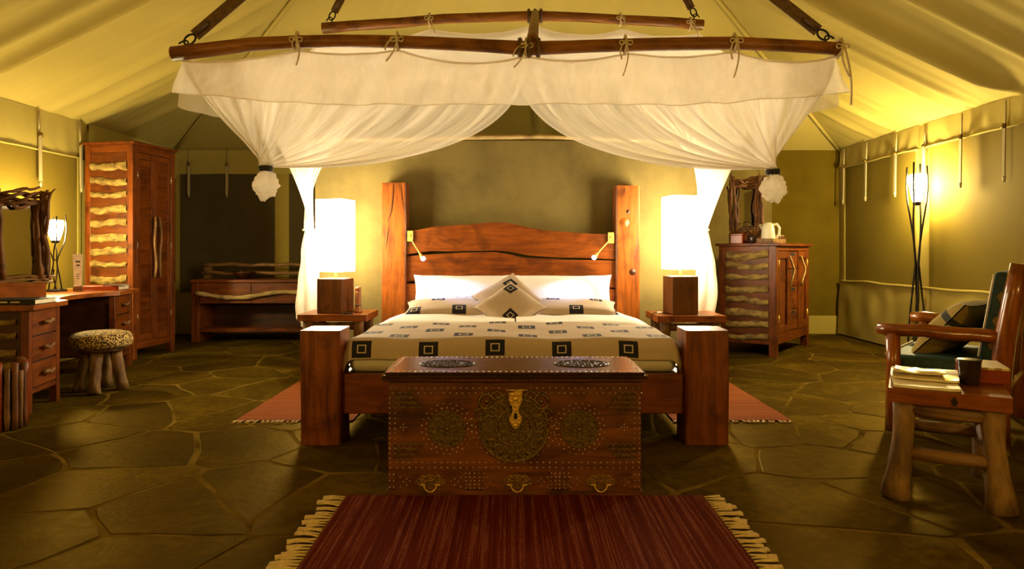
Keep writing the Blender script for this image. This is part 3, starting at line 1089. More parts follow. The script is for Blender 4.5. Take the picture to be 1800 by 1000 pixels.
nightstand(-1.80, -1.22, 5.72, 6.22, 0.56, 'rustic live-edge bedside table with log legs, on the desk side', 2.2)
nightstand(1.22, 1.80, 5.72, 6.22, 0.55, 'rustic live-edge bedside table with log legs, on the armchair side', 5.2)


def box_lamp(x, y, z, hb, sh, label, seed, rz):
    t = thing('table_lamp', label, 'lamp', (x, y, z), rz, 'bedside box lamps')
    MB().box(-0.116, 0.116, -0.116, 0.116, 0.0, hb, 0.006).build('lamp_base', M['block_z'], t)
    MB().tube([(0, 0, hb), (0, 0, hb + 0.16)], 0.012, 10).build('stem', M['brass'], t)
    z0 = hb + 0.058
    w = 0.126
    mb = MB()
    ring = []
    for (a, b) in ((-1, -1), (1, -1), (1, 1), (-1, 1)):
        for k in range(4):
            q = {(-1, -1): PI, (1, -1): 1.5 * PI, (1, 1): 0, (-1, 1): .5 * PI}[(a, b)] + k / 3 * PI / 2
            ring.append((a * (w - 0.012) + 0.012 * math.cos(q), b * (w - 0.012) + 0.012 * math.sin(q)))
    n = len(ring)
    zs = [z0, z0 + sh * .5, z0 + sh]
    vs_ = [(p[0], p[1], zz) for zz in zs for p in ring]
    fs = [[i * n + j, i * n + (j + 1) % n, (i + 1) * n + (j + 1) % n, (i + 1) * n + j] for i in range(2) for j in range(n)]
    mb.add(vs_, fs)
    mb.build('lamp_shade', M['shade'], t, fix=False)
    sp = MB()
    for a in (0, PI / 2):
        sp.tube([(-w * math.cos(a), -w * math.sin(a), z0 + 0.03), (w * math.cos(a), w * math.sin(a), z0 + 0.03)], 0.003, 6)
    sp.build('shade_carrier', M['brass'], t)
    ld = bpy.data.lights.new('bulb', 'POINT'); ld.energy = BULB_W; ld.color = (1.0, 0.80, 0.48); ld.shadow_soft_size = 0.06
    lo = bpy.data.objects.new('bulb', ld); C.objects.link(lo); lo.parent = t; lo.location = (0, 0, z0 + sh * 0.90)
box_lamp(-1.535, 5.94, 0.56, 0.30, 0.62, 'tall white box-shade lamp on a dark wooden block, on the desk side of the bed', 1, R(-14))
box_lamp(1.465, 5.94, 0.55, 0.33, 0.63, 'tall white box-shade lamp on a dark wooden block, on the armchair side of the bed', 2, R(8))
v_ = thing('carved_bottle', 'slim orange carved bottle on the bedside table', 'bottle', (-1.335, 5.92, 0.56))
MB().lathe([(0.035, 0), (0.038, .012), (0.030, .035), (0.024, .06), (0.026, .12), (0.027, .18), (0.024, .19)], 16).build('bottle_body', M['terracotta'], v_)
MB().lathe([(0.024, .19), (0.027, .195), (0.027, .218), (0.018, .225)], 16).build('stopper', M['terracotta'], v_)
MB().lathe([(0.026, .06), (0.03, .063), (0.026, .07)], 16).build('carved_ring', M['dark_x'], v_)
c_ = MB().lathe([(0.03, 0), (0.048, .003), (0.05, .012), (0.045, .012), (0.03, .005)], 18, T(-1.40, 5.80, 0.56)).build('dish', M['dark_x'])
tag(c_, 'small dark wooden dish beside the carved bottle', 'dish')
c_ = thing('lamp_switch', 'small pale cord switch on the armchair-side bedside table', 'switch', (1.27, 5.88, 0.55))
MB().box(-0.02, 0.02, -0.012, 0.012, 0, 0.022, 0.006).build('switch_body', M['cream'], c_)
MB().tube([(0.02, 0, 0.01), (0.06, 0.03, 0.006), (0.10, 0.02, 0.005)], 0.004, 6).build('cord', M['black'], c_)
MB().tube([(-0.02, 0, 0.01), (-0.045, 0, 0.012), (-0.065, .0, 0.0), (-0.072, 0, -0.12)], 0.004, 6).build('cord', M['black'], c_)

# ------------------------------------------------------------------ studded chest
def chest():
    t = thing('storage_chest', 'dark carved wooden chest with brass studs, medallions and three small drawers', 'chest', (0.012, 3.05, 0))
    k = 3.05 / F
    lx = lambda p: (p - 904.5) * k
    lz = lambda p: (873 - p) * k
    W, D, H = 0.566, 0.43, 0.512
    # plinth and body
    MB().box(-W - 0.008, W + 0.008, -0.012, D + .004, 0.0, 0.03, 0.006).build('plinth', M['chest'], t)
    body = MB().box(-W, W, 0, D, 0.03, H, 0.005).build('body', M['chest'], t)
    # lid: slab, moulded edge, raised panel
    lid = MB().box(-W - 0.022, W + 0.022, -0.03, D + 0.015, H + 0.006, H + 0.034, 0.008).build('lid', M['chestlid'], t)
    MB().box(-W - 0.012, W + 0.012, -0.02, D + 0.008, H + 0.034, H + 0.046, 0.005).build('lid_panel', M['chestlid'], lid)
    bead = MB()
    n = 96
    for i in range(n):
        x = lerp(-W - 0.018, W + 0.018, (i + .5) / n)
        bead.box(x - 0.0042, x + 0.0042, -0.034, -0.028, H + 0.008, H + 0.017, 0.002)
    bead.build('bead_moulding', M['chest'], lid)['kind'] = 'stuff'
    for sx in (-1, 1):
        MB().tube([(sx * (W + .021), -.029, H + .033), (sx * (W + .021), D * .5, H + .034), (sx * (W + .021), D + .013, H + .033)], .003, 6).build('worn_edge', M['palepole'], lid)
    # lid studs and ovals
    st = MB()
    def stud(mb, M_, r=0.0042):
        mb.lathe([(r, 0), (r * .75, r * .55), (r * .2, r * .8)], 6, M_, True)
    FX = lambda x, z: T(x, -0.0005, z) @ RX(PI / 2)
    UP = lambda x, y: T(x, y, H + 0.046)
    for i in range(44):
        x = lerp(-W + .02, W - .02, i / 43)
        stud(st, UP(x, 0.0)); stud(st, UP(x, D - 0.02))
    for i in range(14):
        y = lerp(0.02, D - .04, i / 13)
        for s in (-1, 1): stud(st, UP(s * (W - .01), y))
    st.build('lid_studs', M['stud'], lid)['kind'] = 'stuff'
    for cx in (-0.32, 0.32):
        mb = MB()
        fret(mb, 0.13, T(cx, D * .5, H + 0.0465) @ Matrix.Diagonal((1, .75, .35, 1)), 14, False)
        mb.build('lid_medallion', M['chestlid'], lid)
    # front medallions
    for cx, cy, r in ((785.5, 754, 32 * k), (1018, 754, 32 * k)):
        mb = MB(); fret(mb, r, FX(lx(cx), lz(cy)), 12)
        mb.lathe([(0.012, 0.003), (0.008, 0.010), (0.002, 0.012)], 10, FX(lx(cx), lz(cy)))
        mb.build('medallion', M['oldbrass'], t)
    mb = MB(); fret(mb, 60 * k, FX(lx(903), lz(752)), 20)
    for s in (-1, 1):
        for (dx, dz, r) in ((48, 46, 13), (30, 54, 10), (58, 24, 10), (34, 34, 8)):
            ringlet(mb, r * k, FX(lx(903 + s * dx), lz(752 - dz)))
    mb.build('medallion', M['oldbrass'], t)
    # corner fans
    for sx in (-1, 1):
        for cy in (703, 794):
            mb = MB()
            r = random.Random(cy)
            for row, n_ in ((0, 5), (1, 4), (2, 3)):
                for i in range(n_):
                    x = sx * (W - 0.035 - i * 0.026 - row * .004)
                    z = lz(cy) + (row - 1) * 0.024 * (1 if cy < 750 else -1)
                    ringlet(mb, 0.012 + 0.002 * r.random(), FX(x, z))
            mb.build('corner_fretwork', M['oldbrass'], t)
    # studs
    st = MB()
    S = lambda x, y: stud(st, FX(lx(x), lz(y)), 0.0045)
    for i in range(40):
        x = lerp(686, 1123, i / 39)
        if not (880 < x < 930):
            S(x, 682.5); S(x + 4, 691)
        S(x, 813); S(x, 822)
    for i in range(13):
        y = lerp(700, 806, i / 12)
        for x in (685, 694, 1115, 1124): S(x, y)
    for cx in (785.5, 1018):
        for i in range(24):
            a = 2 * PI * i / 24
            S(cx + 37 * math.cos(a), 754 + 37 * math.sin(a))
            S(cx + 44.5 * math.cos(a + .13), 754 + 44.5 * math.sin(a + .13))
    for i in range(20):
        a = lerp(R(-8), R(188), i / 19)
        S(903 + 67 * math.cos(a), 748 + 60 * math.sin(a) * 0.93); S(903 + 75 * math.cos(a + .05), 748 + 66 * math.sin(a + .05) * .93)
    for cx in (709, 1097):
        for dx, dy in ((0, 0), (5, 0), (-5, 0), (0, 5), (0, -5)): S(cx + dx, 751 + dy)
    for y in (834, 845, 856, 866):
        for x in (685, 692, 1116, 1123): S(x, y)
    r = random.Random(5)
    for cx in (834, 984):
        for i in range(5):
            for j in range(6): S(cx - 16 + i * 8 + r.uniform(-1, 1), 832 + j * 6.6)
    st.build('studs', M['stud'], t)['kind'] = 'stuff'
    # drawers
    for x0, x1 in ((696, 818), (850, 968), (1000, 1110)):
        cx = (x0 + x1) / 2
        d = MB().box(lx(x0), lx(x1), -0.006, 0.02, lz(867), lz(830), 0.003).build('drawer', M['chest'], t)
        st = MB()
        FD = lambda x, z: T(x, -0.0062, z) @ RX(PI / 2)
        for i in range(14):
            stud(st, FD(lx(lerp(x0 + 5, x1 - 5, i / 13)), lz(863)), 0.0036)
        for sgn in (-1, 1):
            for i, (a, b) in enumerate(((36, 845), (42, 841), (42, 852), (48, 846), (53, 838), (53, 855))):
                stud(st, FD(lx(cx + sgn * a), lz(b)), 0.0036)
        st.build('drawer_studs', M['stud'], d)['kind'] = 'stuff'
        mb = MB()
        for i in range(5):
            a = lerp(R(0), R(180), i / 4)
            ringlet(mb, 0.014, FD(lx(cx) + 0.036 * math.cos(a) * 1.3, lz(846) + 0.018 * math.sin(a)))
        mb.prism([(0.065 * math.cos(2 * PI * i / 24) * (1 + .12 * math.cos(6 * PI * i / 12)), 0.036 * math.sin(2 * PI * i / 24) * (1 + .12 * math.cos(6 * PI * i / 12))) for i in range(24)],
                 lambda a, b, y: (lx(cx) + a, y, lz(847) + b), -0.0085, -0.006)
        mb.build('backplate', M['midbrass'], d)
        mb = MB()
        w = 0.028
        pts = [(lx(cx) + w * math.cos(a), -0.022, lz(850) - 0.030 * math.sin(a)) for a in [PI * i / 10 for i in range(11)]]
        mb.tube(pts, 0.0032, 8)
        for sgn in (-1, 1):
            mb.tube([(lx(cx) + sgn * w, -0.008, lz(850)), (lx(cx) + sgn * w, -0.028, lz(850))], 0.005, 8)
            mb.tube([(lx(cx) + sgn * (w - .006), -0.023, lz(849.5)), (lx(cx) + sgn * (w + .016), -0.023, lz(849.5))], 0.004, 8)
        mb.build('bail_handle', M['brass'], d)
    # hasp
    prof = [(0, 15), (7, 14.5), (12, 14), (24, 14.5), (30, 12), (36, 8), (46, 6), (54, 9), (60, 13), (66, 14), (72, 12), (78, 8), (84, 3.5), (86, 0)]
    sc = 0.80
    poly = [(w_ * sc, -y_ * sc) for y_, w_ in prof] + [(-w_ * sc, -y_ * sc) for y_, w_ in prof[::-1][1:-1]]
    hp = MB().prism(poly, lambda a, b, y: (lx(906) + a * k, y, lz(684) + b * k), -0.016, -0.007).build('hasp', M['brass'], t)
    mb = MB()
    for (dx, dy, r_) in ((-6, 8, 4), (6, 8, 4), (0, 16, 5), (-7, 20, 3), (7, 20, 3), (-6, 50, 3), (6, 50, 3), (-6, 58, 3), (6, 58, 3), (0, 62, 4), (0, 35, 3), (0, 28, 3)):
        mb.lathe([(r_ * k, 0), (r_ * k * .7, .004), (r_ * k * .2, .006)], 8, T(lx(906) + dx * k, -0.016, lz(684) - dy * k) @ RX(PI / 2))
    mb.build('chased_relief', M['brass'], hp)
    MB().lathe([(3.2 * k, 0), (3.2 * k, .002)], 12, T(lx(906), -0.0165, lz(684 + 46)) @ Matrix.Diagonal((1, 1, 1.8, 1)) @ RX(PI / 2)).build('keyhole', M['black'], hp)
    MB().tube([(lx(889), -0.02, lz(684.5)), (lx(927), -0.02, lz(684))], 0.0032, 8).build('hinge_pin', M['brass'], hp)


def ringlet(mb, r, Mx):
    pts = [(r * math.cos(a), r * math.sin(a), 0.003) for a in [2 * PI * i / 12 * 0.94 for i in range(13)]]
    mb.tube(pts, r * 0.22, 5, M=Mx)
    mb.lathe([(r * .35, 0.001), (r * .2, .005), (0.001, .006)], 6, Mx)


def fret(mb, r, Mx, n, plate=True):
    for rr in (1.0, 0.52):
        pts = [(r * rr * math.cos(a), r * rr * math.sin(a), 0.003) for a in [2 * PI * i / 40 for i in range(41)]]
        mb.tube(pts, r * 0.035, 5, M=Mx)
    for i in range(n):
        a = 2 * PI * i / n
        ringlet(mb, r * 2.4 / n if n > 12 else r * 0.18, Mx @ T(r * .77 * math.cos(a), r * .77 * math.sin(a), 0))
        mb.tube([(r * .9 * math.cos(a + PI / n), r * .9 * math.sin(a + PI / n), .003), (r * .6 * math.cos(a + PI / n), r * .6 * math.sin(a + PI / n), .003)], r * .03, 5, M=Mx)
    for i in range(8):
        a = 2 * PI * i / 8
        ringlet(mb, r * 0.12, Mx @ T(r * .33 * math.cos(a), r * .33 * math.sin(a), 0))
    ringlet(mb, r * 0.12, Mx)
    if plate: mb.lathe([(r, 0.0), (r, 0.0012)], 32, Mx, False)
chest()

# ------------------------------------------------------------------ case furniture with log-slice side panels
def side_panel(t, D, z0, z1, zs, seed, sw):
    """the -x side: frame stiles, cherry board, bark slices"""
    p = MB().box(0.012, 0.03, 0.02, D - 0.02, z0, z1, 0.002).build('side_board', M['board_y'], t)
    for i, z in enumerate(zs):
        mb = bark_strip(D - 2 * sw - 0.004, 0.070 + 0.026 * ((i * 37) % 5) / 4, 0.026, seed + i, 0.018 * (((i * 53) % 7) / 3.5 - 1))
        o = mb.mesh('log_slice', M['bark'])
        ob = link('log_slice', o, p)
        ob.matrix_local = T(0.013, D - sw - .002, z) @ RZ(-PI / 2)


def branch(name, parent, pts, r, mat, n=7, wob=.3):
    m = len(pts)
    return MB().tube(pts, [r * (0.75 + .35 * abs(n3(i * .7, r * 90, pts[0][2]))) for i in range(m)], n, wob, r * 50).build(name, mat, parent)


def wardrobe():
    a = R(10)
    W, D, H, sw = 0.645, 0.55, 2.17, 0.065
    t = thing('wardrobe', 'tall cherry wardrobe with louvred doors and log-slice side panel', 'wardrobe', (-3.80, 6.84, 0), PI / 2 - a)
    for x0 in (0.0, W - sw):
        for y0 in (0.0, D - sw):
            MB().box(x0, x0 + sw, y0, y0 + sw, 0, H, 0.004).build('corner_post', M['wood_z'], t)
    MB().box(-0.02, W + 0.02, -0.025, D + 0.02, H, H + 0.028, 0.006).build('top', M['wood_x'], t)
    for z0, z1 in ((0.10, 0.17), (H - .075, H)):
        MB().box(0.008, sw - .01, sw, D - sw, z0, z1, 0.003).build('side_rail', M['wood_y'], t)
        MB().box(sw, W - sw, 0.006, 0.04, z0, z1, 0.003).build('front_rail', M['wood_x'], t)
    side_panel(t, D, 0.16, H - .07, [0.24 + i * 0.142 for i in range(13)], 3, sw)
    MB().box(0.03, W - .012, D - .03, D - .012, .14, H - .02, .002).build('back_panel', M['dark_z'], t)
    MB().box(W - .03, W - .012, .03, D - .03, .14, H - .02, .002).build('side_board', M['wood_z'], t)
    MB().box(.03, W - .03, .03, D - .03, .12, .14, .002).build('bottom_panel', M['dark_x'], t)
    x0, x1, xm = sw + .003, W - sw - .003, W / 2
    for k, (a0, a1) in enumerate(((x0, xm - .0015), (xm + .0015, x1))):
        z0, z1, st = .174, H - .08, .045
        d = MB().box(a0, a1, 0.022, 0.03, z0, z1, .001).build('door', M['wood_z'], t)
        fr = MB()
        fr.box(a0, a0 + st, 0.004, 0.026, z0, z1, .003); fr.box(a1 - st, a1, 0.004, 0.026, z0, z1, .003)
        fr.box(a0 + st, a1 - st, 0.005, 0.026, z0, z0 + .07, .003); fr.box(a0 + st, a1 - st, 0.005, 0.026, z1 - .06, z1, .003)
        fr.build('door_frame', M['wood_z'], d)
        lv = MB()
        n = 58
        for i in range(n):
            z = lerp(z0 + .075, z1 - .065, (i + .5) / n)
            lv.box(-(a1 - a0) / 2 + st, (a1 - a0) / 2 - st, -0.002, 0.002, -0.017, 0.017, .001, T((a0 + a1) / 2, 0.016, z) @ RX(R(24)))
        lv.build('louvres', M['wood_x'], d)['kind'] = 'stuff'
        s = -1 if k == 0 else 1
        hx = xm + s * 0.03
        pts = [(hx + .014 * math.sin(i * .9 + k * 2) + s * .01, -0.028 - .012 * math.sin(PI * i / 9), lerp(.82, 1.45, i / 9)) for i in range(10)]
        h = branch('handle', d, pts, .017, M['log_z'])
        MB().tube([(hx, 0.01, .92), (hx, -.03, .92)], .008, 6).tube([(hx, 0.01, 1.36), (hx, -.03, 1.36)], .008, 6).build('handle_mount', M['log_z'], h)
        hx = a0 if k == 0 else a1
        for z in (.42, 1.15, 1.86):
            MB().tube([(hx, 0.0, z - .035), (hx, 0.0, z + .035)], .006, 8).build('hinge', M['steel'], d)
wardrobe()


def dresser():
    a = R(38)
    W, D, H, sw = 1.22, 0.60, 1.145, 0.075
    t = thing('dresser', 'cherry dresser with log-slice side, two doors and central drawers', 'dresser', (2.69, 6.95, 0), PI / 2 - a)
    for x0 in (0.0, W - sw):
        for y0 in (0.0, D - sw):
            MB().box(x0, x0 + sw, y0, y0 + sw, 0, H, 0.004).build('leg', M['wood_z'], t)
    MB().box(-0.03, W + 0.04, -0.035, D + 0.03, H, H + 0.028, 0.005).build('top', M['wood_x'], t)
    MB().box(.008, sw - .01, sw, D - sw, H - .06, H, .003).build('side_rail', M['wood_y'], t)
    MB().box(.008, sw - .01, sw, D - sw, .13, .17, .003).build('side_rail', M['wood_y'], t)
    side_panel(t, D, 0.14, H - .03, [0.205 + i * 0.122 for i in range(8)], 40, sw)
    MB().box(W - .03, W - .012, .03, D - .03, .14, H, .002).build('side_board', M['wood_z'], t)
    MB().box(.03, W - .03, D - .03, D - .012, .14, H, .002).build('back_panel', M['dark_x'], t)
    MB().box(.03, W - .03, .04, D - .03, .14, .16, .002).build('bottom_panel', M['dark_x'], t)
    MB().box(sw, W - sw, .006, .04, .13, .23, .003).build('front_rail', M['wood_x'], t)
    MB().box(sw, W - sw, .006, .04, H - .05, H, .003).build('front_rail', M['wood_x'], t)
    xa, xb = sw + .003, W - sw - .003
    c0, c1 = .43, .79
    for (a0, a1, hs) in ((xa, c0, 1), (c1, xb, -1)):
        d = MB().box(a0, a1, .018, .03, .235, H - .055, .001).build('door', M['wood_z'], t)
        st = .05
        fr = MB()
        fr.box(a0, a0 + st, 0.0, 0.024, .235, H - .055, .003); fr.box(a1 - st, a1, 0.0, .024, .235, H - .055, .003)
        fr.box(a0 + st, a1 - st, 0.001, .024, .235, .31, .003); fr.box(a0 + st, a1 - st, .001, .024, H - .13, H - .055, .003)
        fr.build('door_frame', M['wood_z'], d)
        hx = (a1 - .03) if hs > 0 else (a0 + .03)
        b = branch('handle', d, [(hx - .03 * hs * 0, -.02, 1.04), (hx + .02, -.035, .98), (hx + .06, -.05, .90), (hx + .05, -.05, .86), (hx + .01, -.035, .78), (hx - .01, -.02, .70)], .014, M['palepole'])
        hx = a0 if hs > 0 else a1
        for z in (.38, .95):
            MB().tube([(hx, -.002, z - .05), (hx, -.002, z + .05)], .007, 8).build('hinge', M['brass'], d)
    zz = [.235, .46, .71, .90, H - .055]
    for i in range(4):
        d = MB().box(c0 + .004, c1 - .004, .008, .03, zz[i] + .004, zz[i + 1] - .004, .003).build('drawer', M['wood_x'], t)
        zc = zz[i + 1] - .035
        MB().prism([(-.09, 0), (-.05, .016), (0, .02), (.05, .016), (.09, 0), (.05, -.012), (0, -.016), (-.05, -.012)], lambda a_, b_, y: ((c0 + c1) / 2 + a_, y, zc + b_), .0065, .012).build('finger_slot', M['dark_void'], d)
    return t
dresser()
DR = T(2.69, 6.95, 1.173) @ RZ(PI / 2 - R(38))


def driftwood_mirror(name, Mx, w, h, label, seed):
    t = link(name, None)
    t.matrix_world = Mx
    tag(t, label, 'mirror', 'driftwood-framed mirrors')
    MB().box(-w / 2 - .06, w / 2 + .06, -.06, .06, 0, .12, .004).build('stand', M['post_x'], t)
    MB().box(-w / 2 - .01, w / 2 + .01, .012, .03, .1, h * .9, .003).build('backing', M['wood_z'], t)
    MB().box(-w / 2, w / 2, .006, .0119, .12, h * .88, .001).build('mirror_glass', M['mirror'], t)
    r = random.Random(seed)
    for s in (-1, 1):
        for i in range(11):
            x = s * (w / 2 + .008 + .014 * (i % 5))
            y = -0.01 - .022 * (i % 3)
            p0 = (x + r.uniform(-.015, .02) * s, y, r.uniform(.08, .16))
            p1 = (x + r.uniform(-.03, .05) * s, y + r.uniform(-.02, .02), h * r.uniform(.84, 1.0))
            pts = branch_pts(p0, p1, .022, seed + i * 3.7 + s * 11, 9)
            MB().tube(pts, [.018 * (1 - .45 * k / 9) for k in range(10)], 7, .5, i + seed).build('driftwood_stick', M['twig_z'], t)
    for i in range(8):
        z = h * .86 + r.uniform(-.03, .07)
        x0 = -w / 2 - r.uniform(.02, .10); x1 = w / 2 + r.uniform(.02, .12)
        pts = branch_pts((x0, -.03 - .01 * (i % 3), z + r.uniform(-.04, .04)), (x1, -.03 - .01 * (i % 2), z + r.uniform(-.04, .09)), .03, seed + 50 + i, 9)
        MB().tube(pts, [.008 + .006 * math.sin(PI * k / 9) for k in range(10)], 6, .5, i).build('driftwood_twig', M['twig_x'], t)
    for i in range(4):
        z = .13 + i * .014
        pts = branch_pts((-w / 2 - .05, -.045, z), (w / 2 + r.uniform(.06, .13), -.05, z + r.uniform(-.01, .01)), .012, seed + 80 + i, 7)
        MB().tube(pts, .009, 6, .4, i).build('driftwood_twig', M['log_x'], t)
    for i in range(5):
        s = 1 if i % 2 else -1
        p0 = Vector((s * (w / 2 + .03), -.03, h * .88))
        pts = branch_pts(p0, p0 + Vector((s * r.uniform(-.02, .12), r.uniform(-.03, .0), r.uniform(.08, .16))), .02, seed + 120 + i, 6)
        MB().tube(pts, [.012 * (1 - .7 * k / 6) for k in range(7)], 6, .4, i).build('driftwood_twig', M['twig_z'], t)
    return t
driftwood_mirror('driftwood_mirror', T(-3.73, 5.15, 0.735) @ RZ(R(50)), 0.22, 0.84, 'driftwood-framed mirror standing on the desk at the left edge', 3)
driftwood_mirror('driftwood_mirror', DR @ T(.30, .42, 0) @ RZ(R(-52)), 0.20, 0.74, 'driftwood-framed mirror standing on the dresser behind the kettle', 9)

# ------------------------------------------------------------------ on the dresser
def on_dresser(name, label, cat, x, y, rz=0.0, group=None):
    t = link(name, None)
    t.matrix_world = DR @ T(x, y, 0) @ RZ(rz)
    return tag(t, label, cat, group)
t = on_dresser('serving_tray', 'pale wooden tea tray with raised sides on the dresser', 'tray', .34, .20)
MB().box(-.22, .22, -.13, .13, 0, .012, .002).build('tray_base', M['log_x'], t)
for (a0, a1, b0, b1) in ((-.22, .22, -.13, -.115), (-.22, .22, .115, .13), (-.22, -.205, -.115, .115), (.205, .22, -.115, .115)):
    MB().box(a0, a1, b0, b1, .012, .05, .002).build('tray_side', M['log_x'], t)
t = link('kettle', None); t.matrix_world = DR @ T(.22, .15, .013) @ RZ(R(-60))
tag(t, 'cream electric kettle standing on the tea tray', 'kettle')
MB().lathe([(.068, 0), (.072, .01), (.070, .08), (.062, .15), (.052, .19), (.03, .205), (.012, .208)], 20).build('kettle_body', M['cream'], t)
MB().tube([(.05, 0, .185), (.09, 0, .19), (.115, 0, .15), (.11, 0, .09), (.085, 0, .04), (.066, 0, .03)], [.014, .014, .013, .013, .012, .012], 8).build('kettle_handle', M['cream'], t)
MB().tube([(-.045, 0, .14), (-.075, 0, .17), (-.09, 0, .185)], [.024, .018, .012], 8).build('spout', M['cream'], t)
for i, (x, y) in enumerate(((.40, .14), (.46, .17), (.42, .23))):
    t = link('tea_glass', None); t.matrix_world = DR @ T(x, y, .013)
    tag(t, ('small glass tumbler on the tea tray, nearest the kettle', 'small glass tumbler on the tea tray, farthest from the kettle', 'small glass tumbler on the tea tray, rearmost against the wall side')[i], 'glass', 'tumblers on the tea tray')
    MB().lathe([(.022, 0), (.026, .002), (.032, .075), (.030, .075), (.024, .006), (.002, .005)], 14).build('glass_body', M['glassware'], t)
    MB().lathe([(.0315, .072), (.034, .075), (.0315, .078)], 14).build('rim', M['glassware'], t)
t = on_dresser('wire_basket', 'small wire basket with arched handle at the far end of the dresser', 'basket', .72, .18, R(20))
MB().box(-.09, .09, -.06, .06, 0, .06, .003).build('basket_body', M['log_x'], t)
MB().tube([(.0 + .085 * math.cos(a), 0, .06 + .11 * math.sin(a)) for a in [PI * i / 10 for i in range(11)]], .004, 6).build('basket_handle', M['cream'], t)
for i in range(6):
    MB().box(-.08 + i * .028, -.062 + i * .028, -.04, .04, .05, .085 + .01 * (i % 2), .003).build('tea_sachet', M['paper' if i % 2 else 'terracotta'], t)
t = on_dresser('wooden_box', 'low reddish wooden box at the near end of the dresser', 'box', .07, .42, R(10))
MB().box(-.09, .09, -.06, .06, 0, .085, .004).build('box_body', M['redlac'], t)
MB().box(-.094, .094, -.064, .064, .085, .10, .003).build('box_lid', M['redlac'], t)
t = on_dresser('twig_arrangement', 'dried brown flower and twig arrangement in a dark pot on the dresser', 'dried flowers', .14, .29)
MB().lathe([(.04, 0), (.055, .02), (.058, .07), (.045, .09), (.040, .09), (.05, .06), (.02, .02)], 16).build('pot', M['ceramic'], t)
r = random.Random(12)
for i in range(14):
    a = r.uniform(0, 2 * PI); rr = r.uniform(.05, .16)
    p1 = Vector((rr * math.cos(a), rr * math.sin(a), r.uniform(.13, .24)))
    s_ = MB().tube(branch_pts((0, 0, .05), p1, .012, i * 2.3, 6), .004, 5).build('stem', M['twig_z'], t)
    mb = MB()
    for k in range(5):
        b = 2 * PI * k / 5
        mb.tube([p1, p1 + Vector((.018 * math.cos(b), .018 * math.sin(b), .008)), p1 + Vector((.034 * math.cos(b), .034 * math.sin(b), .0))], [.004, .009, .002], 5, flat=.4)
    mb.build('flower_head', M['dark_x' if i % 3 else 'twig_x'], s_)

# ------------------------------------------------------------------ writing desk
DT = math.atan2(.98, -.2)
DK = T(-3.22, 4.55, 0) @ RZ(DT)
def desk():
    t = thing('writing_desk', 'cherry writing desk with curved top, drawer stacks and twig handles', 'desk', (-3.22, 4.55, 0), DT)
    D, H = .74, .70
    L = 2.0
    poly = [(-.05, -.05), (.47, -.05)]
    for i in range(1, 12):
        u = i / 12
        poly.append((lerp(.47, 1.53, u), -.05 + .20 * math.sin(PI * u) ** .6))
    poly += [(1.53, -.05), (L + .03, -.05), (L + .03, D), (-.05, D)]
    MB().prism(poly, lambda a, b, z: (a, b, z), H, H + .035).build('desk_top', M['post_x'], t)
    for (u0, u1) in ((0.0, .46), (1.55, 1.99)):
        s = .05
        for x0 in (u0, u1 - s):
            for y0 in (0, D - s - .02):
                MB().box(x0, x0 + s, y0, y0 + s, 0, H, .003).build('leg', M['wood_z'], t)
        p = MB().box(u0 + .01, u0 + .025, .02, D - .04, .16, H, .002).build('side_board', M['dark_y'], t)
        if u0 == 0:
            for i in range(5):
                ob = link('log_slice', bark_strip(D - .15, .055, .022, 70 + i, .01).mesh('log_slice', M['bark']), p)
                ob.matrix_local = T(.010, D - .075, .22 + i * .10) @ RZ(-PI / 2)
        MB().box(u1 - .025, u1 - .01, .02, D - .04, .16, H, .002).build('side_board', M['dark_y'], t)
        MB().box(u0 + .02, u1 - .02, .03, D - .04, .15, .165, .002).build('bottom_panel', M['dark_x'], t)
        MB().box(u0 + s, u1 - s, .006, .03, .13, .165, .002).build('front_rail', M['wood_x'], t)
        MB().box(u0 + s, u1 - s, .02, .03, .165, H, .002).build('drawer_case', M['dark_void'], t)
        for k in range(3):
            z0 = .172 + k * .175
            d = MB().box(u0 + s + .004, u1 - s - .004, .002, .02, z0, z0 + .165, .003).build('drawer', M['wood_x'], t)
            xm = (u0 + u1) / 2
            pts = [(xm - .075 + .025 * i, -.028 - .004 * (i % 2), z0 + .085 + .008 * math.sin(i * 1.3 + k)) for i in range(7)]
            h = MB().tube(pts, [.008, .013, .016, .012, .015, .012, .009], 8, .4, k + u0).build('handle', M['log_x'], d)
            MB().tube([(xm - .03, .004, z0 + .085), (xm - .03, -.025, z0 + .085)], .006, 6).tube([(xm + .03, .004, z0 + .085), (xm + .03, -.025, z0 + .085)], .006, 6).build('handle_mount', M['log_x'], h)
    MB().box(.46, 1.55, D - .05, D - .03, .35, H, .002).build('modesty_panel', M['dark_x'], t)
desk()

def on_desk(name, label, cat, x, y, Y, z=.736, rz=0.0, group=None):
    p = px(x, y, Y)
    return thing(name, label, cat, (p.x, Y, z), rz, group)

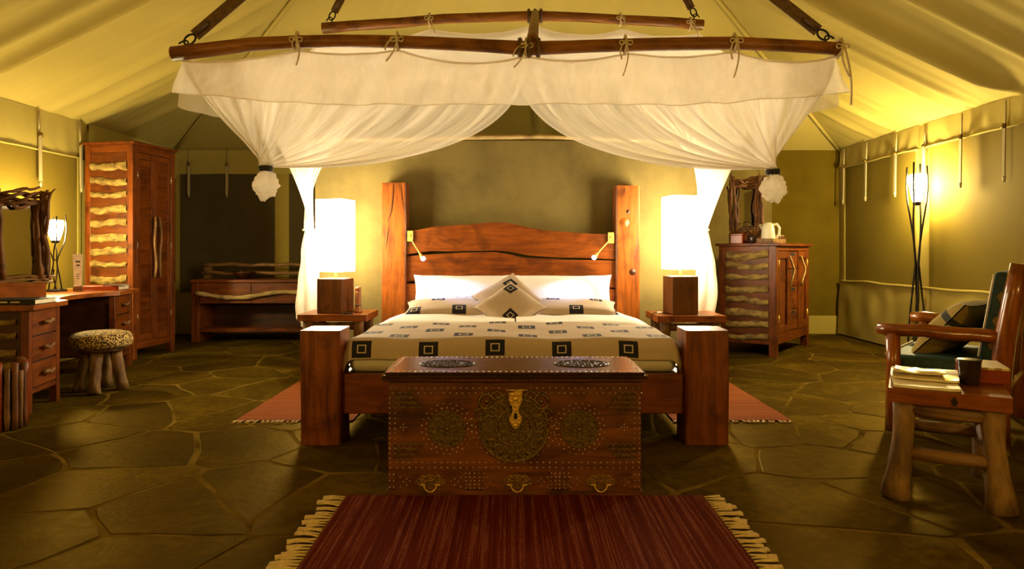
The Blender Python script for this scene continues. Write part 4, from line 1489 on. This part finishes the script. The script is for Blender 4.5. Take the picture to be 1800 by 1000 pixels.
def torch_lamp(t, hz, hs, rs, spread, mat, base_r, prong, foot='ring'):
    """iron rods crossing below a glowing tapered glass"""
    for i in range(4):
        a = 2 * PI * i / 4 + .4
        b = a + 1.9
        pts = []
        for k in range(11):
            u = k / 10
            ang = lerp(a, b, u)
            rr = lerp(spread, 0.016, min(1, u * 1.65)) if u < .62 else lerp(0.016, rs * 1.12, (u - .62) / .38)
            pts.append((rr * math.cos(ang), rr * math.sin(ang), lerp(0.012, hz, u)))
        top = Vector(pts[-1])
        pts.append(top * 1.0 + Vector((top.x * .15, top.y * .15, hs * .55)))
        pts.append(Vector((top.x * 1.05, top.y * 1.05, hz + hs + prong * (1 if i % 2 else .7))))
        MB().tube(pts, .0055 if hz < .6 else .009, 6).build('rod', M['iron'], t)
    MB().tube([(0.02 * math.cos(2 * PI * i / 14), .02 * math.sin(2 * PI * i / 14), hz * .62) for i in range(15)], .005, 6).build('binding', M['iron'], t)
    MB().tube([(base_r * math.cos(2 * PI * i / 24), base_r * math.sin(2 * PI * i / 24), .011) for i in range(25)], .009, 6).build('foot_ring', M['iron'], t)
    MB().lathe([(rs * .40, hz - hs * .12), (rs * .55, hz + .0), (rs * .5, hz + .004)], 14).build('cup', M['iron'], t)
    MB().lathe([(rs * .5, hz + .005), (rs * .72, hz + hs * .25), (rs * .95, hz + hs * .6), (rs, hz + hs * .85), (rs * .93, hz + hs), (rs * .4, hz + hs * 1.02)], 18).build('glass_shade', mat, t)
t = on_desk('torch_lamp', 'small iron torch lamp glowing on the writing desk', 'lamp', 97, 515, 6.05)
torch_lamp(t, .45, .18, .066, .05, M['torch_desk'], .085, .05)
MB().tube([(-.07, .03, .012), (-.13, .05, .01), (-.12, .06, .06), (-.06, .05, .14), (-.02, .02, .19)], .004, 6).build('cord', M['black'], t)
FLX, FLY = px(1612, 330, 6.95).x, 6.95
t = thing('floor_torch_lamp', 'tall iron torch floor lamp glowing against the right-hand tent wall', 'lamp', (FLX, FLY, .006))
torch_lamp(t, 1.585, .28, .078, .10, M['torch_floor'], .11, .12)
for sx, lab in ((-2.9, 'added fill lamp in iron torch form, unseen behind the camera, on the desk side'), (2.9, 'added fill lamp in iron torch form, unseen behind the camera, on the armchair side')):
    t = thing('floor_torch_lamp', lab, 'lamp', (sx, -1.2, .006))  # unseen lamp, added to brighten the chest and rug from the front
    torch_lamp(t, 1.56, .27, .078, .13, M['fill_front'], .15, .12)

t = on_desk('leaflet_stand', 'upright tapered cream leaflet card in a small block on the desk', 'leaflet', 137, 512, 6.06)
MB().box(-.035, .035, -.02, .02, 0, .05, .004).build('card_block', M['log_x'], t)
cd = MB().prism([(-.028, .02), (.028, .02), (.040, .33), (-.040, .33)], lambda a, b, y: (a, y, b), -.004, .004).build('card', M['paper'], t)
for (x0, x1, z0, z1) in ((-.018, .018, .255, .272), (-.012, .014, .225, .238), (-.014, .012, .15, .156), (-.010, .010, .13, .138), (-.012, .014, .11, .115)):
    MB().box(x0, x1, -.0052, -.004, z0, z1, .0003).build('printed_mark', M['ink'], cd)
t.rotation_euler = (0, 0, R(25))
def book(name, label, cat, Mx, w, d, h, cover, marks=0):
    t = link(name, None); t.matrix_world = Mx
    tag(t, label, cat)
    MB().box(-w / 2, w / 2, -d / 2, d / 2, 0, .004, .001).build('cover', cover, t)
    MB().box(-w / 2, w / 2, -d / 2, d / 2, h - .004, h, .001).build('cover', cover, t)
    sp = MB().box(-w / 2, w / 2, -d / 2, -d / 2 + .004, .004, h - .004, .001).build('spine', cover, t)
    MB().box(-w / 2 + .004, w / 2 - .006, -d / 2 + .004, d / 2 - .006, .004, h - .004, .001).build('pages', M['paper'], t)
    for i in range(marks):
        x = -w * .42 + i * w * .23
        MB().box(x, x + w * .17, -d / 2 - .0008, -d / 2, h * .38, h * .62, .0002).build('spine_print', M['paper'], sp)
    return t
p = px(30, 532, 4.62)
book('book', 'thick black hardback book lying on the near desk corner', 'book', T(p.x - .02, 4.68, .736) @ RZ(R(4)), .34, .25, .035, M['black'], 3)
p = px(180, 507, 6.25)
book('document_folder', 'reddish-brown folder lying on the desk next to the wardrobe', 'folder', T(p.x - .02, 6.30, .736) @ RZ(R(8)), .36, .24, .04, M['redlac'])
p = px(205, 505, 6.2)
t = book('notebook', 'thin pale-edged notebook on top of the reddish-brown folder', 'notebook', T(p.x - .04, 6.27, .777) @ RZ(R(-18)), .18, .14, .014, M['dark_x'])

# stool
def stool():
    t = thing('stool', 'round leopard-print stool on thick log legs in front of the desk', 'stool', (-3.215, 5.34, 0.008))
    MB().lathe([(.17, .335), (.20, .34), (.218, .36), (.222, .39), (.218, .42), (.20, .445), (.15, .458), (.08, .463), (.003, .465)], 32).build('seat_cushion', M['leopard'], t)
    MB().lathe([(.17, .31), (.175, .315), (.175, .338), (.165, .338)], 28).build('seat_board', M['dark_x'], t)
    for i, a in enumerate((R(-75), R(15), R(105), R(195))):
        pts = [(lerp(.155, .10, k / 5) * math.cos(a) + .006 * n3(k, i, 0), lerp(.155, .10, k / 5) * math.sin(a), .315 * k / 5) for k in range(6)]
        MB().tube(pts, [.047, .042, .04, .041, .042, .044], 10, .22, i * 3.1).build('leg', M['roughlog'], t)
stool()

def stick_bin():
    t = thing('stick_bin', 'waste bin made of upright sticks beside the desk at the left edge', 'bin', (-3.17, 4.22, 0.008))
    r = random.Random(4)
    n = 20
    MB().lathe([(.105, .01), (.11, .01), (.115, .33), (.108, .33), (.10, .02), (.01, .02)], 20).build('liner', M['dark_void'], t)
    for i in range(n):
        a = 2 * PI * i / n
        h = .36 + r.uniform(-.03, .06)
        pts = [(.13 * math.cos(a) + .006 * n3(k, i, 2), .13 * math.sin(a) + .006 * n3(k, i, 8), h * k / 5) for k in range(6)]
        rr = r.uniform(.015, .021)
        MB().tube(pts, [rr * r.uniform(.85, 1.1) for _ in range(6)], 7, .3, i).build('stick', M['log_z' if i % 3 == 0 else ('twig_z' if i % 3 == 1 else 'redlac')], t)
stick_bin()

# ------------------------------------------------------------------ luggage bench against the back wall
def bench():
    Y0 = 8.14
    x0 = (321 - 900) * Y0 / F + .10; x1 = -2.42
    t = thing('luggage_bench', 'low timber luggage bench with branch rails and wavy branch pull', 'bench', (x0, Y0, 0), R(2))
    L, D, H = x1 - x0, .46, .735
    for xx in (0.0, L - .09):
        MB().box(xx, xx + .09, 0, D, 0, H - .02, .006).build('end_slab', M['wood_z'], t)
    MB().box(-.01, L + .01, -.015, D, H - .02, H + .015, .005).build('bench_top', M['wood_x'], t)
    for k in range(2):
        a0 = lerp(.093, L - .093, k / 2) + .003; a1 = lerp(.093, L - .093, (k + 1) / 2) - .003
        MB().box(a0, a1, .01, .035, H - .27, H - .025, .003).build('drawer', M['wood_x'], t)
    pts = [(.07 + (L - .14) * i / 14, -.035, H - .165 + .035 * math.sin(i / 14 * 2 * PI * 1.05 + 2.4)) for i in range(15)]
    MB().tube(pts, [.026 + .004 * math.sin(i * 2.1) for i in range(15)], 9, .3, 3).build('branch_pull', M['palepole'], t)
    MB().box(.09, L - .09, .02, D - .02, .12, .165, .003).build('lower_shelf', M['wood_x'], t)
    MB().box(.09, L - .09, D - .03, D - .012, .12, H - .02, .003).build('back_panel', M['dark_x'], t)
    for xx in (0.03, L - .03):
        MB().box(xx - .04, xx + .04, D - .07, D - .0, H, H + .21, .004).build('rail_post', M['log_z'], t)
    for z, s in ((H + .08, 1), (H + .185, 2)):
        pts = [(-.02 + (L + .04) * i / 12, D - .09, z + .012 * n3(i * .5, s, 0) * 2) for i in range(13)]
        MB().tube(pts, .022, 8, .35, s).build('branch_rail', M['log_x'], t)
    b = thing('bowl', 'small dark wooden bowl on the luggage bench', 'bowl', (px(430, 480, 8.3).x, 8.3, H + .016))
    MB().lathe([(.05, 0), (.07, .01), (.125, .075), (.13, .09), (.12, .09), (.065, .022), (.002, .018)], 24).build('bowl_body', M['dark_x'], b)
    r = random.Random(2)
    for i in range(7):
        a = 2 * PI * i / 7
        q = T(.06 * math.cos(a), .06 * math.sin(a), .075 + .01 * (i % 2))
        MB().lathe([(.004, -.026), (.02, -.018), (.027, 0), (.02, .018), (.004, .026)], 10, q).build('dried_pod', M['dark_x'], b)
bench()

# ------------------------------------------------------------------ armchair, side table and what lies on it
AT = math.atan2(-.66, .75)
def armchair():
    t = thing('log_armchair', 'varnished log armchair with green cushions facing into the room', 'armchair', (2.33, 4.17, 0.006), AT)
    W = .92
    for y in (0, W):
        MB().tube([(0, y, 0), (.004, y, .2), (0, y, .4), (-.002, y, .59)], [.045, .042, .04, .042], 10, .15, y).build('front_leg', M['pine_z'], t)
        pts = [(-.085 + .66 * i / 8, y + .008 * n3(i * .6, y, 1), .612 + .010 * n3(i * .5, y, 4) - .0) for i in range(9)]
        MB().tube(pts, [.036, .042, .041, .04, .042, .043, .041, .042, .04], 10, .15, y + 2).build('arm', M['pine_x'], t)
        pts = [(.53, y, 0), (.53, y, .2), (.535, y, .4), (.555, y, .6), (.595, y, .85), (.62, y, 1.02)]
        MB().tube(pts, [.05, .052, .05, .052, .05, .042], 10, .2, y + 5).build('back_post', M['pine_z'], t)
        MB().tube([(0, y, .30), (.3, y, .295), (.53, y, .30)], .034, 9, .2, y + 8).build('side_rail', M['pine_x'], t)
    MB().tube([(0, 0, .30), (0, W / 2, .305), (0, W, .30)], .036, 9, .2, 3).build('front_rail', M['pine_y'], t)
    MB().tube([(.535, 0, .30), (.535, W / 2, .305), (.535, W, .30)], .036, 9, .2, 4).build('back_rail', M['pine_y'], t)
    MB().tube([(.612, 0, .96), (.615, W / 2, .985), (.612, W, .96)], .038, 9, .2, 5).build('back_rail', M['pine_y'], t)
    for i in range(4):
        y = W * (i + 1) / 5
        MB().tube([(.535, y, .30), (.555, y, .6), (.61, y, .97)], .024, 8, .2, i).build('back_spindle', M['pine_z'], t)
    c = soft_box(-.06, .50, .05, W - .05, .335, .455, .035, 2).build('seat_cushion', M['green'], t)
    pp_ = [(-.06, lerp(.08, W - .08, i / 10), .45) for i in range(11)]
    MB().tube(pp_, .006, 6).build('piping', M['cream'], c)
    mb = soft_box(-.055, .055, .06, W - .06, 0, .52, .03, 3)
    rot = T(.47, 0, .455) @ RY(R(9))
    for i, v in enumerate(mb.v): mb.v[i] = rot @ v
    b = mb.build('back_cushion', M['green'], t)
    for xo in (-.05, .05):
        pts = [rot @ Vector((xo, .062, lerp(.02, .50, i / 8))) for i in range(9)]
        MB().tube(pts, .006, 6).build('piping', M['cream'], b)
    for z in (.10, .24, .38):
        MB().prism([(0, .03), (.018, 0), (0, -.03), (-.018, 0)], lambda a_, b_, y: rot @ Vector((a_, y, z + b_)), .0585, .0605).build('woven_motif', M['oldbrass'], b)
    o = pillow_mb(.62, .46, .18, .42, seed=21).build('throw_cushion', M['stripep'])
    tag(o, 'plump olive cushion with a dark stripe leaning in the log armchair', 'cushion')
    o.matrix_world = T(2.33, 4.17, .006) @ RZ(AT) @ T(.255, .46, .60) @ RZ(-PI / 2 - R(10)) @ RX(R(48))
armchair()

TT = -R(30)
ST = T(1.66, 3.01, 0) @ RZ(TT)
def side_table():
    W, D, H = .445, .62, .49
    t = thing('side_table', 'rustic side table with a thick slab top on flared log legs', 'table', (1.66, 3.01, 0.005), TT)
    poly = [(0, 0)] + [(W * i / 6, .008 * n3(i, 2, 2)) for i in range(1, 7)] + [(W, D), (0, D)]
    MB().prism(poly, lambda a, b, z: (a, b, z), H - .062, H).build('table_top', M['post_x'], t)
    MB().prism([(-.012, 0), (0, .022), (.012, 0), (.006, -.018), (-.006, -.018)], lambda a, b, y: (W * .55 + a, y, H - .035 + b), -.006, .004).build('knot', M['dark_void'], t)
    for (x, y, dx, k) in ((.06, .07, -.035, 0), (W - .06, .07, .03, 1), (.06, D - .07, -.02, 2), (W - .06, D - .07, .02, 3)):
        pts = [(x + dx * (1 - i / 6) ** 2, y - (.015 if k < 2 else -.015) * (1 - i / 6), (H - .06) * i / 6) for i in range(7)]
        MB().tube(pts, [.060, .052, .046, .044, .044, .046, .048], 12, .22, k * 2.7 + 1).build('leg', M['roughlog'], t)
    MB().tube([(.06, .07, H - .095), (W / 2, .07, H - .10), (W - .06, .07, H - .095)], .034, 9, .2, 1).build('apron_log', M['log_x'], t)
    MB().tube([(.05, .065, .20), (W / 2, .065, .195), (W - .05, .065, .20)], .030, 9, .2, 2).build('stretcher', M['log_x'], t)
    for x in (.06, W - .06):
        MB().tube([(x, .07, .24), (x, D / 2, .235), (x, D - .07, .24)], .028, 9, .2, 3).build('stretcher', M['log_y'], t)
    MB().tube([(.06, D - .07, .22), (W - .06, D - .07, .22)], .028, 9, .2, 4).build('stretcher', M['log_x'], t)
side_table()
def on_table(name, label, cat, x, y, z, rz=0.0):
    t = link(name, None)
    t.matrix_world = ST @ T(x, y, .495 + z) @ RZ(rz)
    return tag(t, label, cat)
def magazine(name, label, x, y, z, w, d, h, rz, mat, curl, seed):
    t = on_table(name, label, 'magazine', x, y, z, rz)
    mb = MB()
    def top(u, v):
        return ((u - .5) * w, (v - .5) * d, h + curl * (u - .5) ** 2 * 2 + curl * .7 * n3(u * 3, v * 3, seed) + curl * .5 * math.sin(v * 5))
    mb.grid(top, 14, 14)
    mb.build('front_page', mat, t, fix=False)
    def low(u, v):
        a, b, c = top(u, v); return (a, b, max(0.0005, c - h * .95))
    pg = MB(); pg.grid(low, 14, 14)
    n = 14
    def edge(fn): 
        return fn
    for f in (lambda s: (s, 0), lambda s: (s, 1), lambda s: (0, s), lambda s: (1, s)):
        pg.grid(lambda u, v, f=f: tuple(lerp(Vector(low(*f(u))), Vector(top(*f(u))) - Vector((0, 0, .0004)), v)), 14, 3)
    pg.build('pages', M['paper'], t, fix=False)
    return t
magazine('newspaper', 'spread newspaper lowest in the pile on the side table', .135, .20, 0.001, .25, .36, .012, R(3), M['paper'], .006, 1)
magazine('magazine', 'glossy magazine lying over the newspaper on the side table', .145, .31, .020, .26, .34, .010, R(-2), M['gloss'], .008, 2)
magazine('magazine', 'small curled glossy magazine on top of the pile on the side table', .115, .25, .042, .20, .15, .008, R(5), M['gloss'], .010, 3)
t = on_table('mug', 'dark tapered ceramic cup between the magazines and the red box', 'cup', .315, .27, .001)
MB().lathe([(.036, 0), (.038, .003), (.048, .108), (.049, .11), (.044, .11), (.034, .012), (.002, .010)], 24).build('cup_body', M['ceramic'], t)
MB().lathe([(.0475, .106), (.0505, .111), (.0455, .113)], 24).build('rim', M['ceramic'], t)
t = on_table('game_box', 'red wooden box with chequered top beside the dark cup', 'box', .375, .45, .001, R(6))
MB().box(-.085, .085, -.13, .13, 0, .06, .003).build('box_body', M['redlac'], t)
MB().box(-.086, .086, -.131, .131, .0605, .072, .002).build('chequered_lid', M['check'], t)

# ------------------------------------------------------------------ canopy frame and mosquito net
YFP, YBP = 3.75, 5.6
fp = [px(x, y, YFP) for x, y in ((303, 95), (360, 88), (440, 78), (525, 74), (600, 72), (680, 73), (760, 76), (850, 80), (930, 85), (1000, 83), (1080, 80), (1180, 77), (1290, 76), (1380, 80), (1478, 86))]
bp = [px(x, y, YBP) for x, y in ((567, 50), (620, 45), (700, 40), (780, 33), (860, 30), (940, 28), (1020, 30), (1100, 35), (1180, 39), (1236, 44))]
cf = thing('canopy_frame', 'suspended canopy frame of two long reddish poles joined by a crossbar above the bed', 'canopy frame', (0, 0, 0))
MB().tube(fp, [.040, .038, .037, .036, .036, .036, .035, .036, .040, .036, .035, .036, .036, .036, .037], 12, .12, 1).build('front_pole', M['pole'], cf)
MB().tube(bp, [.045, .042, .04, .038, .038, .041, .038, .038, .04, .042], 12, .12, 2).build('back_pole', M['pole'], cf)
cb0, cb1 = px(935, 85, YFP), px(941, 28, YBP)
MB().tube([cb0.lerp(cb1, i / 6) + Vector((.006 * n3(i, 1, 1), 0, 0.02)) for i in range(7)], .034, 10, .12, 3).build('crossbar', M['pole'], cf)
for (a, b) in ((fp[8], 0), (bp[5], 1)):
    for s in (-.05, 0.0, .05):
        MB().tube([a + Vector((s, .046 * math.cos(q), .046 * math.sin(q))) for q in [2 * PI * i / 14 for i in range(15)]], .014, 6).build('lashing', M['leather'], cf)
# leather hanging straps up to the roof
def roof_z(x, y):
    return min(ZE + PITCH * (x - XL), ZE + PITCH * (XR - x), ZE + PITCH * (YB - y))
def hang(p, q, w):
    p, q = Vector(p), Vector(q)
    d = (q - p).normalized()
    side = d.cross(Vector((0, 1, 0))).normalized()
    a = p + d * .095
    mb = MB()
    nrm = d.cross(side)
    vs_ = []
    for t_ in (a, q):
        for sx in (-1, 1):
            for sy in (-1, 1):
                vs_.append(t_ + side * (w * sx) + nrm * (.003 * sy))
    mb.add(vs_, [[0, 1, 3, 2], [4, 6, 7, 5], [0, 4, 5, 1], [2, 3, 7, 6], [0, 2, 6, 4], [1, 5, 7, 3]])
    s = mb.build('strap', M['leather'], cf)
    MB().tube([a + d * .01, a + d * .10], [w * 1.25, w * 1.1], 8, flat=.35).build('strap_keeper', M['leather'], s)
    c = p + d * .06
    MB().tube([c + side * (.024 * math.cos(g)) + d * (.036 * math.sin(g)) for g in [2 * PI * i / 16 for i in range(17)]], .006, 6).build('ring', M['iron'], s)
    MB().tube([p + d * .0 + side * (.022 * math.cos(g)) + d * (.045 * math.sin(g)) for g in [PI * i / 8 for i in range(9)]], .005, 6).build('hook', M['iron'], s)
def strap_to_roof(p, slope_px, w):
    """carry the strap along its seen direction to the roof lining"""
    p = Vector(p)
    d = Vector((slope_px[0], slope_px[2], slope_px[1])).normalized()
    q = p.copy()
    for _ in range(400):
        q += d * .02
        if q.z > roof_z(q.x, q.y) - .05: break
    hang(p, q, w)
strap_to_roof(fp[0] + Vector((.05, 0, .04)), (1, .92, .10), .034)
strap_to_roof(fp[-1] + Vector((-.05, 0, .04)), (-1, .85, .10), .034)
strap_to_roof(bp[0] + Vector((.05, 0, .05)), (.62, 1, -.2), .032)
strap_to_roof(bp[-1] + Vector((-.05, 0, .05)), (-.62, 1, -.2), .032)

net = thing('mosquito_net', 'white gauze mosquito net draped and knotted up around the bed', 'mosquito net', (0, 0, 0))
def poly_at(pts, t):
    t = max(0.0, min(1.0, t)) * (len(pts) - 1)
    i = min(int(t), len(pts) - 2)
    return pts[i].lerp(pts[i + 1], t - i)
def pole_at_x(pts, x):
    for a, b in zip(pts, pts[1:]):
        if a.x <= x <= b.x:
            return a.lerp(b, (x - a.x) / (b.x - a.x))
    return pts[0].copy() if x < pts[0].x else pts[-1].copy()
FLc, FRc = px(322, 98, YFP), px(1466, 95, YFP)
BLc, BRc = px(578, 62, YBP), px(1228, 56, YBP)
ties_f = [px(x, 0, YFP).x for x in (322, 525, 700, 925, 1100, 1290, 1466)]
ties_b = [px(x, 0, YBP).x for x in (578, 755, 940, 1095, 1228)]
def scallop(x, ties, depth):
    for a, b in zip(ties, ties[1:]):
        if a <= x <= b:
            u = (x - a) / (b - a)
            return depth * 4 * u * (1 - u) * (0.5 + 0.9 * abs(n3(a * 3, 1, 1)) + (0.5 if b - a > .68 else 0))
    return 0.0
def front_top(x, drop=.048):
    p = pole_at_x(fp, x)
    return Vector((x, YFP - .0, p.z - drop - scallop(x, ties_f, .055)))
def back_top(x, drop=.075):
    p = pole_at_x(bp, x)
    return Vector((x, YBP, p.z - drop - scallop(x, ties_b, .06)))
def rail_top(f, b, t):
    p = f.lerp(b, t); p.z -= .16 * 4 * t * (1 - t)
    return p

# front valance
def val_f(u, v):
    x = lerp(FLc.x, FRc.x, u)
    p = front_top(x)
    e = abs(u * 2 - 1)
    hgt = .305 - .03 * e + .012 * n3(x * 3, 0, 2)
    y = YFP - .012 - .05 * v * (0.4 + .6 * abs(n3(x * 2.5, 1, 4))) + .016 * math.sin(x * 22 + 3 * n3(x * 2, v, 3)) * v + .016 * n3(x * 9 + 3 * v, v * 2, 1)
    flare = (.03 * v if u < .5 else -.03 * v) * -1 * max(0, e - .85) / .15
    xx = x - (flare if u < .5 else flare)
    zb = px(0, 186 - 20 * max(0, (e - .5) / .5) ** 1.5, YFP).z + .008 * n3(x * 4, 3, 3)
    return (x + (-.035 * v * max(0, (e - .9) / .1) if u < .5 else .06 * v * max(0, (e - .9) / .1)), y, lerp(p.z, zb, v))
MB().grid(val_f, 200, 14, True, lambda u, v: (u, v)).build('front_valance', M['netval'], net, fix=False)
MB().tube([Vector(val_f(i / 60, 0)) for i in range(61)], .006, 5).build('front_tape', M['netdense'], net)
MB().tube([Vector(val_f(i / 60, 1)) for i in range(61)], .003, 5).build('front_hem', M['netdense'], net)
# back valance
def val_b(u, v):
    x = lerp(BLc.x, BRc.x, u)
    p = back_top(x)
    return (x, YBP - .012 + .02 * n3(x * 5, v, 1) + .01 * math.sin(x * 19) * v, p.z - (.42) * v)
MB().grid(val_b, 90, 10).build('back_valance', M['netdense'], net, fix=False)
# side valances
for nm, f, b, s in (('left', FLc, BLc, -1), ('right', FRc, BRc, 1)):
    def val_s(u, v):
        p = rail_top(f, b, u)
        return (p.x + s * (.03 * v + .012 * math.sin(u * 40) * v), p.y, p.z - (.28 + .1 * u) * v)
    MB().grid(val_s, 50, 8).build('side_valance', M['net'], net, fix=False)
# net roof
def nroof(u, v):
    x = lerp(lerp(FLc.x, FRc.x, u), lerp(BLc.x, BRc.x, u), v)
    a = front_top(lerp(FLc.x, FRc.x, u)); b = back_top(lerp(BLc.x, BRc.x, u))
    z = lerp(a.z, b.z, v) - .16 * 4 * v * (1 - v) * (.85 + .15 * math.cos(u * 30))
    return (x, lerp(YFP, YBP, v), z + .012 * n3(x * 5, v * 3, 5))
MB().grid(nroof, 80, 24).build('net_roof', M['netthin'], net, fix=False)

def bez(a, b, c, d, t):
    s = 1 - t
    return a * (s * s * s) + b * (3 * s * s * t) + c * (3 * s * t * t) + d * (t * t * t)

def curtain(name, topfn, G, k1, k2, lift, amp, nf, seed, mat, r=.04, nu=110, nv=40, kx=lambda u: 0.0):
    """net gathered from a rail (u) to the knot G"""
    mb = MB()
    G = Vector(G)
    def fn(u, v):
        P0 = Vector(topfn(u))
        ang = u * 2 * PI * .9 + seed
        Gp = G + Vector((r * math.cos(ang), r * math.sin(ang), 0.0))
        a1, a2, lf = k1(u), k2(u), lift(u)
        P1 = P0 + Vector(((G.x - P0.x) * kx(u), (G.y - P0.y) * kx(u), -a1 * (P0.z - G.z)))
        P2 = Gp + Vector(((P0.x - G.x) * a2, (P0.y - G.y) * a2, lf))
        p = bez(P0, P1, P2, Gp, v)
        e = math.sin(PI * v) ** .8
        ph = nf * u * 2 * PI + 2.2 * n3(u * 4, seed, 1)
        d = amp * e * (math.sin(ph) + .6 * math.sin(ph * 2.3 + 1 + 2 * v))
        p += Vector((d * .35, -d * .8, d * .55))
        return p
    mb.grid(fn, nu, nv, True, lambda u, v: (u, v))
    return mb.build(name, mat, net, fix=False), fn

KL = px(467, 292, 3.72); KR = px(1357, 298, 3.72)
def fl_top(u):
    if u < .70: return front_top(lerp(px(925, 0, YFP).x, FLc.x, u / .70)) + Vector((0, .02, 0))
    return rail_top(FLc, BLc, (u - .70) / .30 * .55)
def fr_top(u):
    if u < .70: return front_top(lerp(px(905, 0, YFP).x, FRc.x, u / .70)) + Vector((0, .02, 0))
    return rail_top(FRc, BRc, (u - .70) / .30 * .55)
def ramp(a, b, c):
    return lambda u: lerp(a, b, min(1, u / .7)) if u < .7 else lerp(b, c, (u - .7) / .3)
curtain('front_drape', fl_top, KL, ramp(.80, .34, .40), ramp(.52, .16, .25), ramp(-.02, .14, .10), .026, 15, 1.0, M['netdrape'])
curtain('front_drape', fr_top, KR, ramp(.80, .34, .40), ramp(.52, .16, .25), ramp(-.02, .14, .10), .026, 15, 4.0, M['netdrape'])

TL_ = Vector((px(543, 0, 6.22).x, 6.22, px(0, 404, 6.22).z)); TR_ = Vector((px(1236, 0, 6.22).x, 6.22, px(0, 404, 6.22).z))
def bl_top(u):
    if u < .55: return back_top(lerp(-.40, BLc.x, u / .55)) + Vector((0, .02, 0))
    return rail_top(BLc, FLc, (u - .55) / .45 * .62)
def br_top(u):
    if u < .55: return back_top(lerp(.40, BRc.x, u / .55)) + Vector((0, .02, 0))
    return rail_top(BRc, FRc, (u - .55) / .45 * .62)
def ramp2(a, b, c):
    return lambda u: lerp(a, b, min(1, u / .55)) if u < .55 else lerp(b, c, (u - .55) / .45)
for top, G, seed, sg in ((bl_top, TL_, 2.0, -1), (br_top, TR_, 6.0, 1)):
    curtain('back_drape', top, G, ramp2(.42, .35, .40), ramp2(.0, .02, .46), ramp2(1.10, 1.0, .62), .022, 9, seed, M['netdrape'], .045, kx=ramp2(.25, .15, .1))
    # tail falling behind the bedside table
    def tail(u, v):
        a = u * 2 * PI
        rr = lerp(.045, .105, v ** .6) * (1 + .30 * math.sin(a * 5 + seed) * v + .22 * n3(u * 9, v * 4, seed))
        zz = lerp(G.z, .44 + .05 * math.sin(a * 2), v)
        return (G.x + rr * math.cos(a) + (sg * .045) * math.sin(PI * v) * (1 if sg > 0 else .3), G.y + .045 + rr * .8 * math.sin(a), zz)
    MB().grid(tail, 48, 24).build('drape_tail', M['netdense'], net, fix=False)
    MB().tube([G + Vector((.05 * math.cos(q), .05 * math.sin(q), .0)) for q in [2 * PI * i / 16 for i in range(17)]], .010, 6).build('tie_band', M['cord'], net)
# knotted bundles at the foot corners
for K, seed, dx in ((KL, 3, 0.0), (KR, 8, .01)):
    mb = MB()
    def ball(u, v):
        a = u * 2 * PI; b = v * PI
        d = Vector((math.sin(b) * math.cos(a), math.sin(b) * math.sin(a), math.cos(b)))
        rr = 1 + .34 * n3(d.x * 2.4 + seed, d.y * 2.4, d.z * 2.4) + .18 * n3(d.x * 6, d.y * 6 + seed, d.z * 6)
        return K + Vector((d.x * .062 * rr + dx, d.y * .062 * rr, d.z * .075 * rr - .105))
    mb.grid(ball, 28, 20)
    mb.build('knot_bundle', M['netdense'], net, fix=False)
    MB().lathe([(.034, -.016), (.038, -.013), (.038, .012), (.034, .015)], 16, T(K.x + dx * .5, K.y, K.z - .012)).build('elastic_band', M['black'], net)
# cotton tapes
def tape(x, pole, Y, length, seed, sway=.0):
    p = pole_at_x(pole, x)
    loop = [p + Vector((.012 * n3(i, seed, 1), .047 * math.cos(q), .047 * math.sin(q))) for i, q in enumerate([2 * PI * k / 12 for k in range(13)])]
    o = MB().tube(loop, .012, 6, flat=.5).build('tape_tie', M['cord'], net)
    for k in range(2):
        pts = [p + Vector((sway * t + .02 * (k * 2 - 1) * math.sin(t * 3), -.048 - .004 * k, .02 - length * (1 if k else .55) * t)) for t in [i / 6 for i in range(7)]]
        MB().tube(pts, .012, 6, flat=.3).build('tape_end', M['cord'], o)
    bow = [p + Vector((.035 * math.cos(q) * (1 if n else 1), -.05, .012 * math.sin(q * 2))) for n, q in enumerate([2 * PI * k / 14 for k in range(15)])]
    MB().tube(bow, .006, 6, flat=.6).build('tape_bow', M['cord'], o)
for x, ln, sw in ((525, .16, .0), (700, .14, -.06), (925, .14, -.07), (1098, .20, -.02), (1290, .22, -.02), (1474, .34, .04)):
    tape(px(x, 0, YFP).x, fp, YFP, ln, x * .1, sw)
for x, ln, sw in ((755, .26, .06), (1090, .12, .02), (1212, .20, .06)):
    tape(px(x, 0, YBP).x, bp, YBP, ln, x * .1, sw)
bpy.context.view_layer.update()
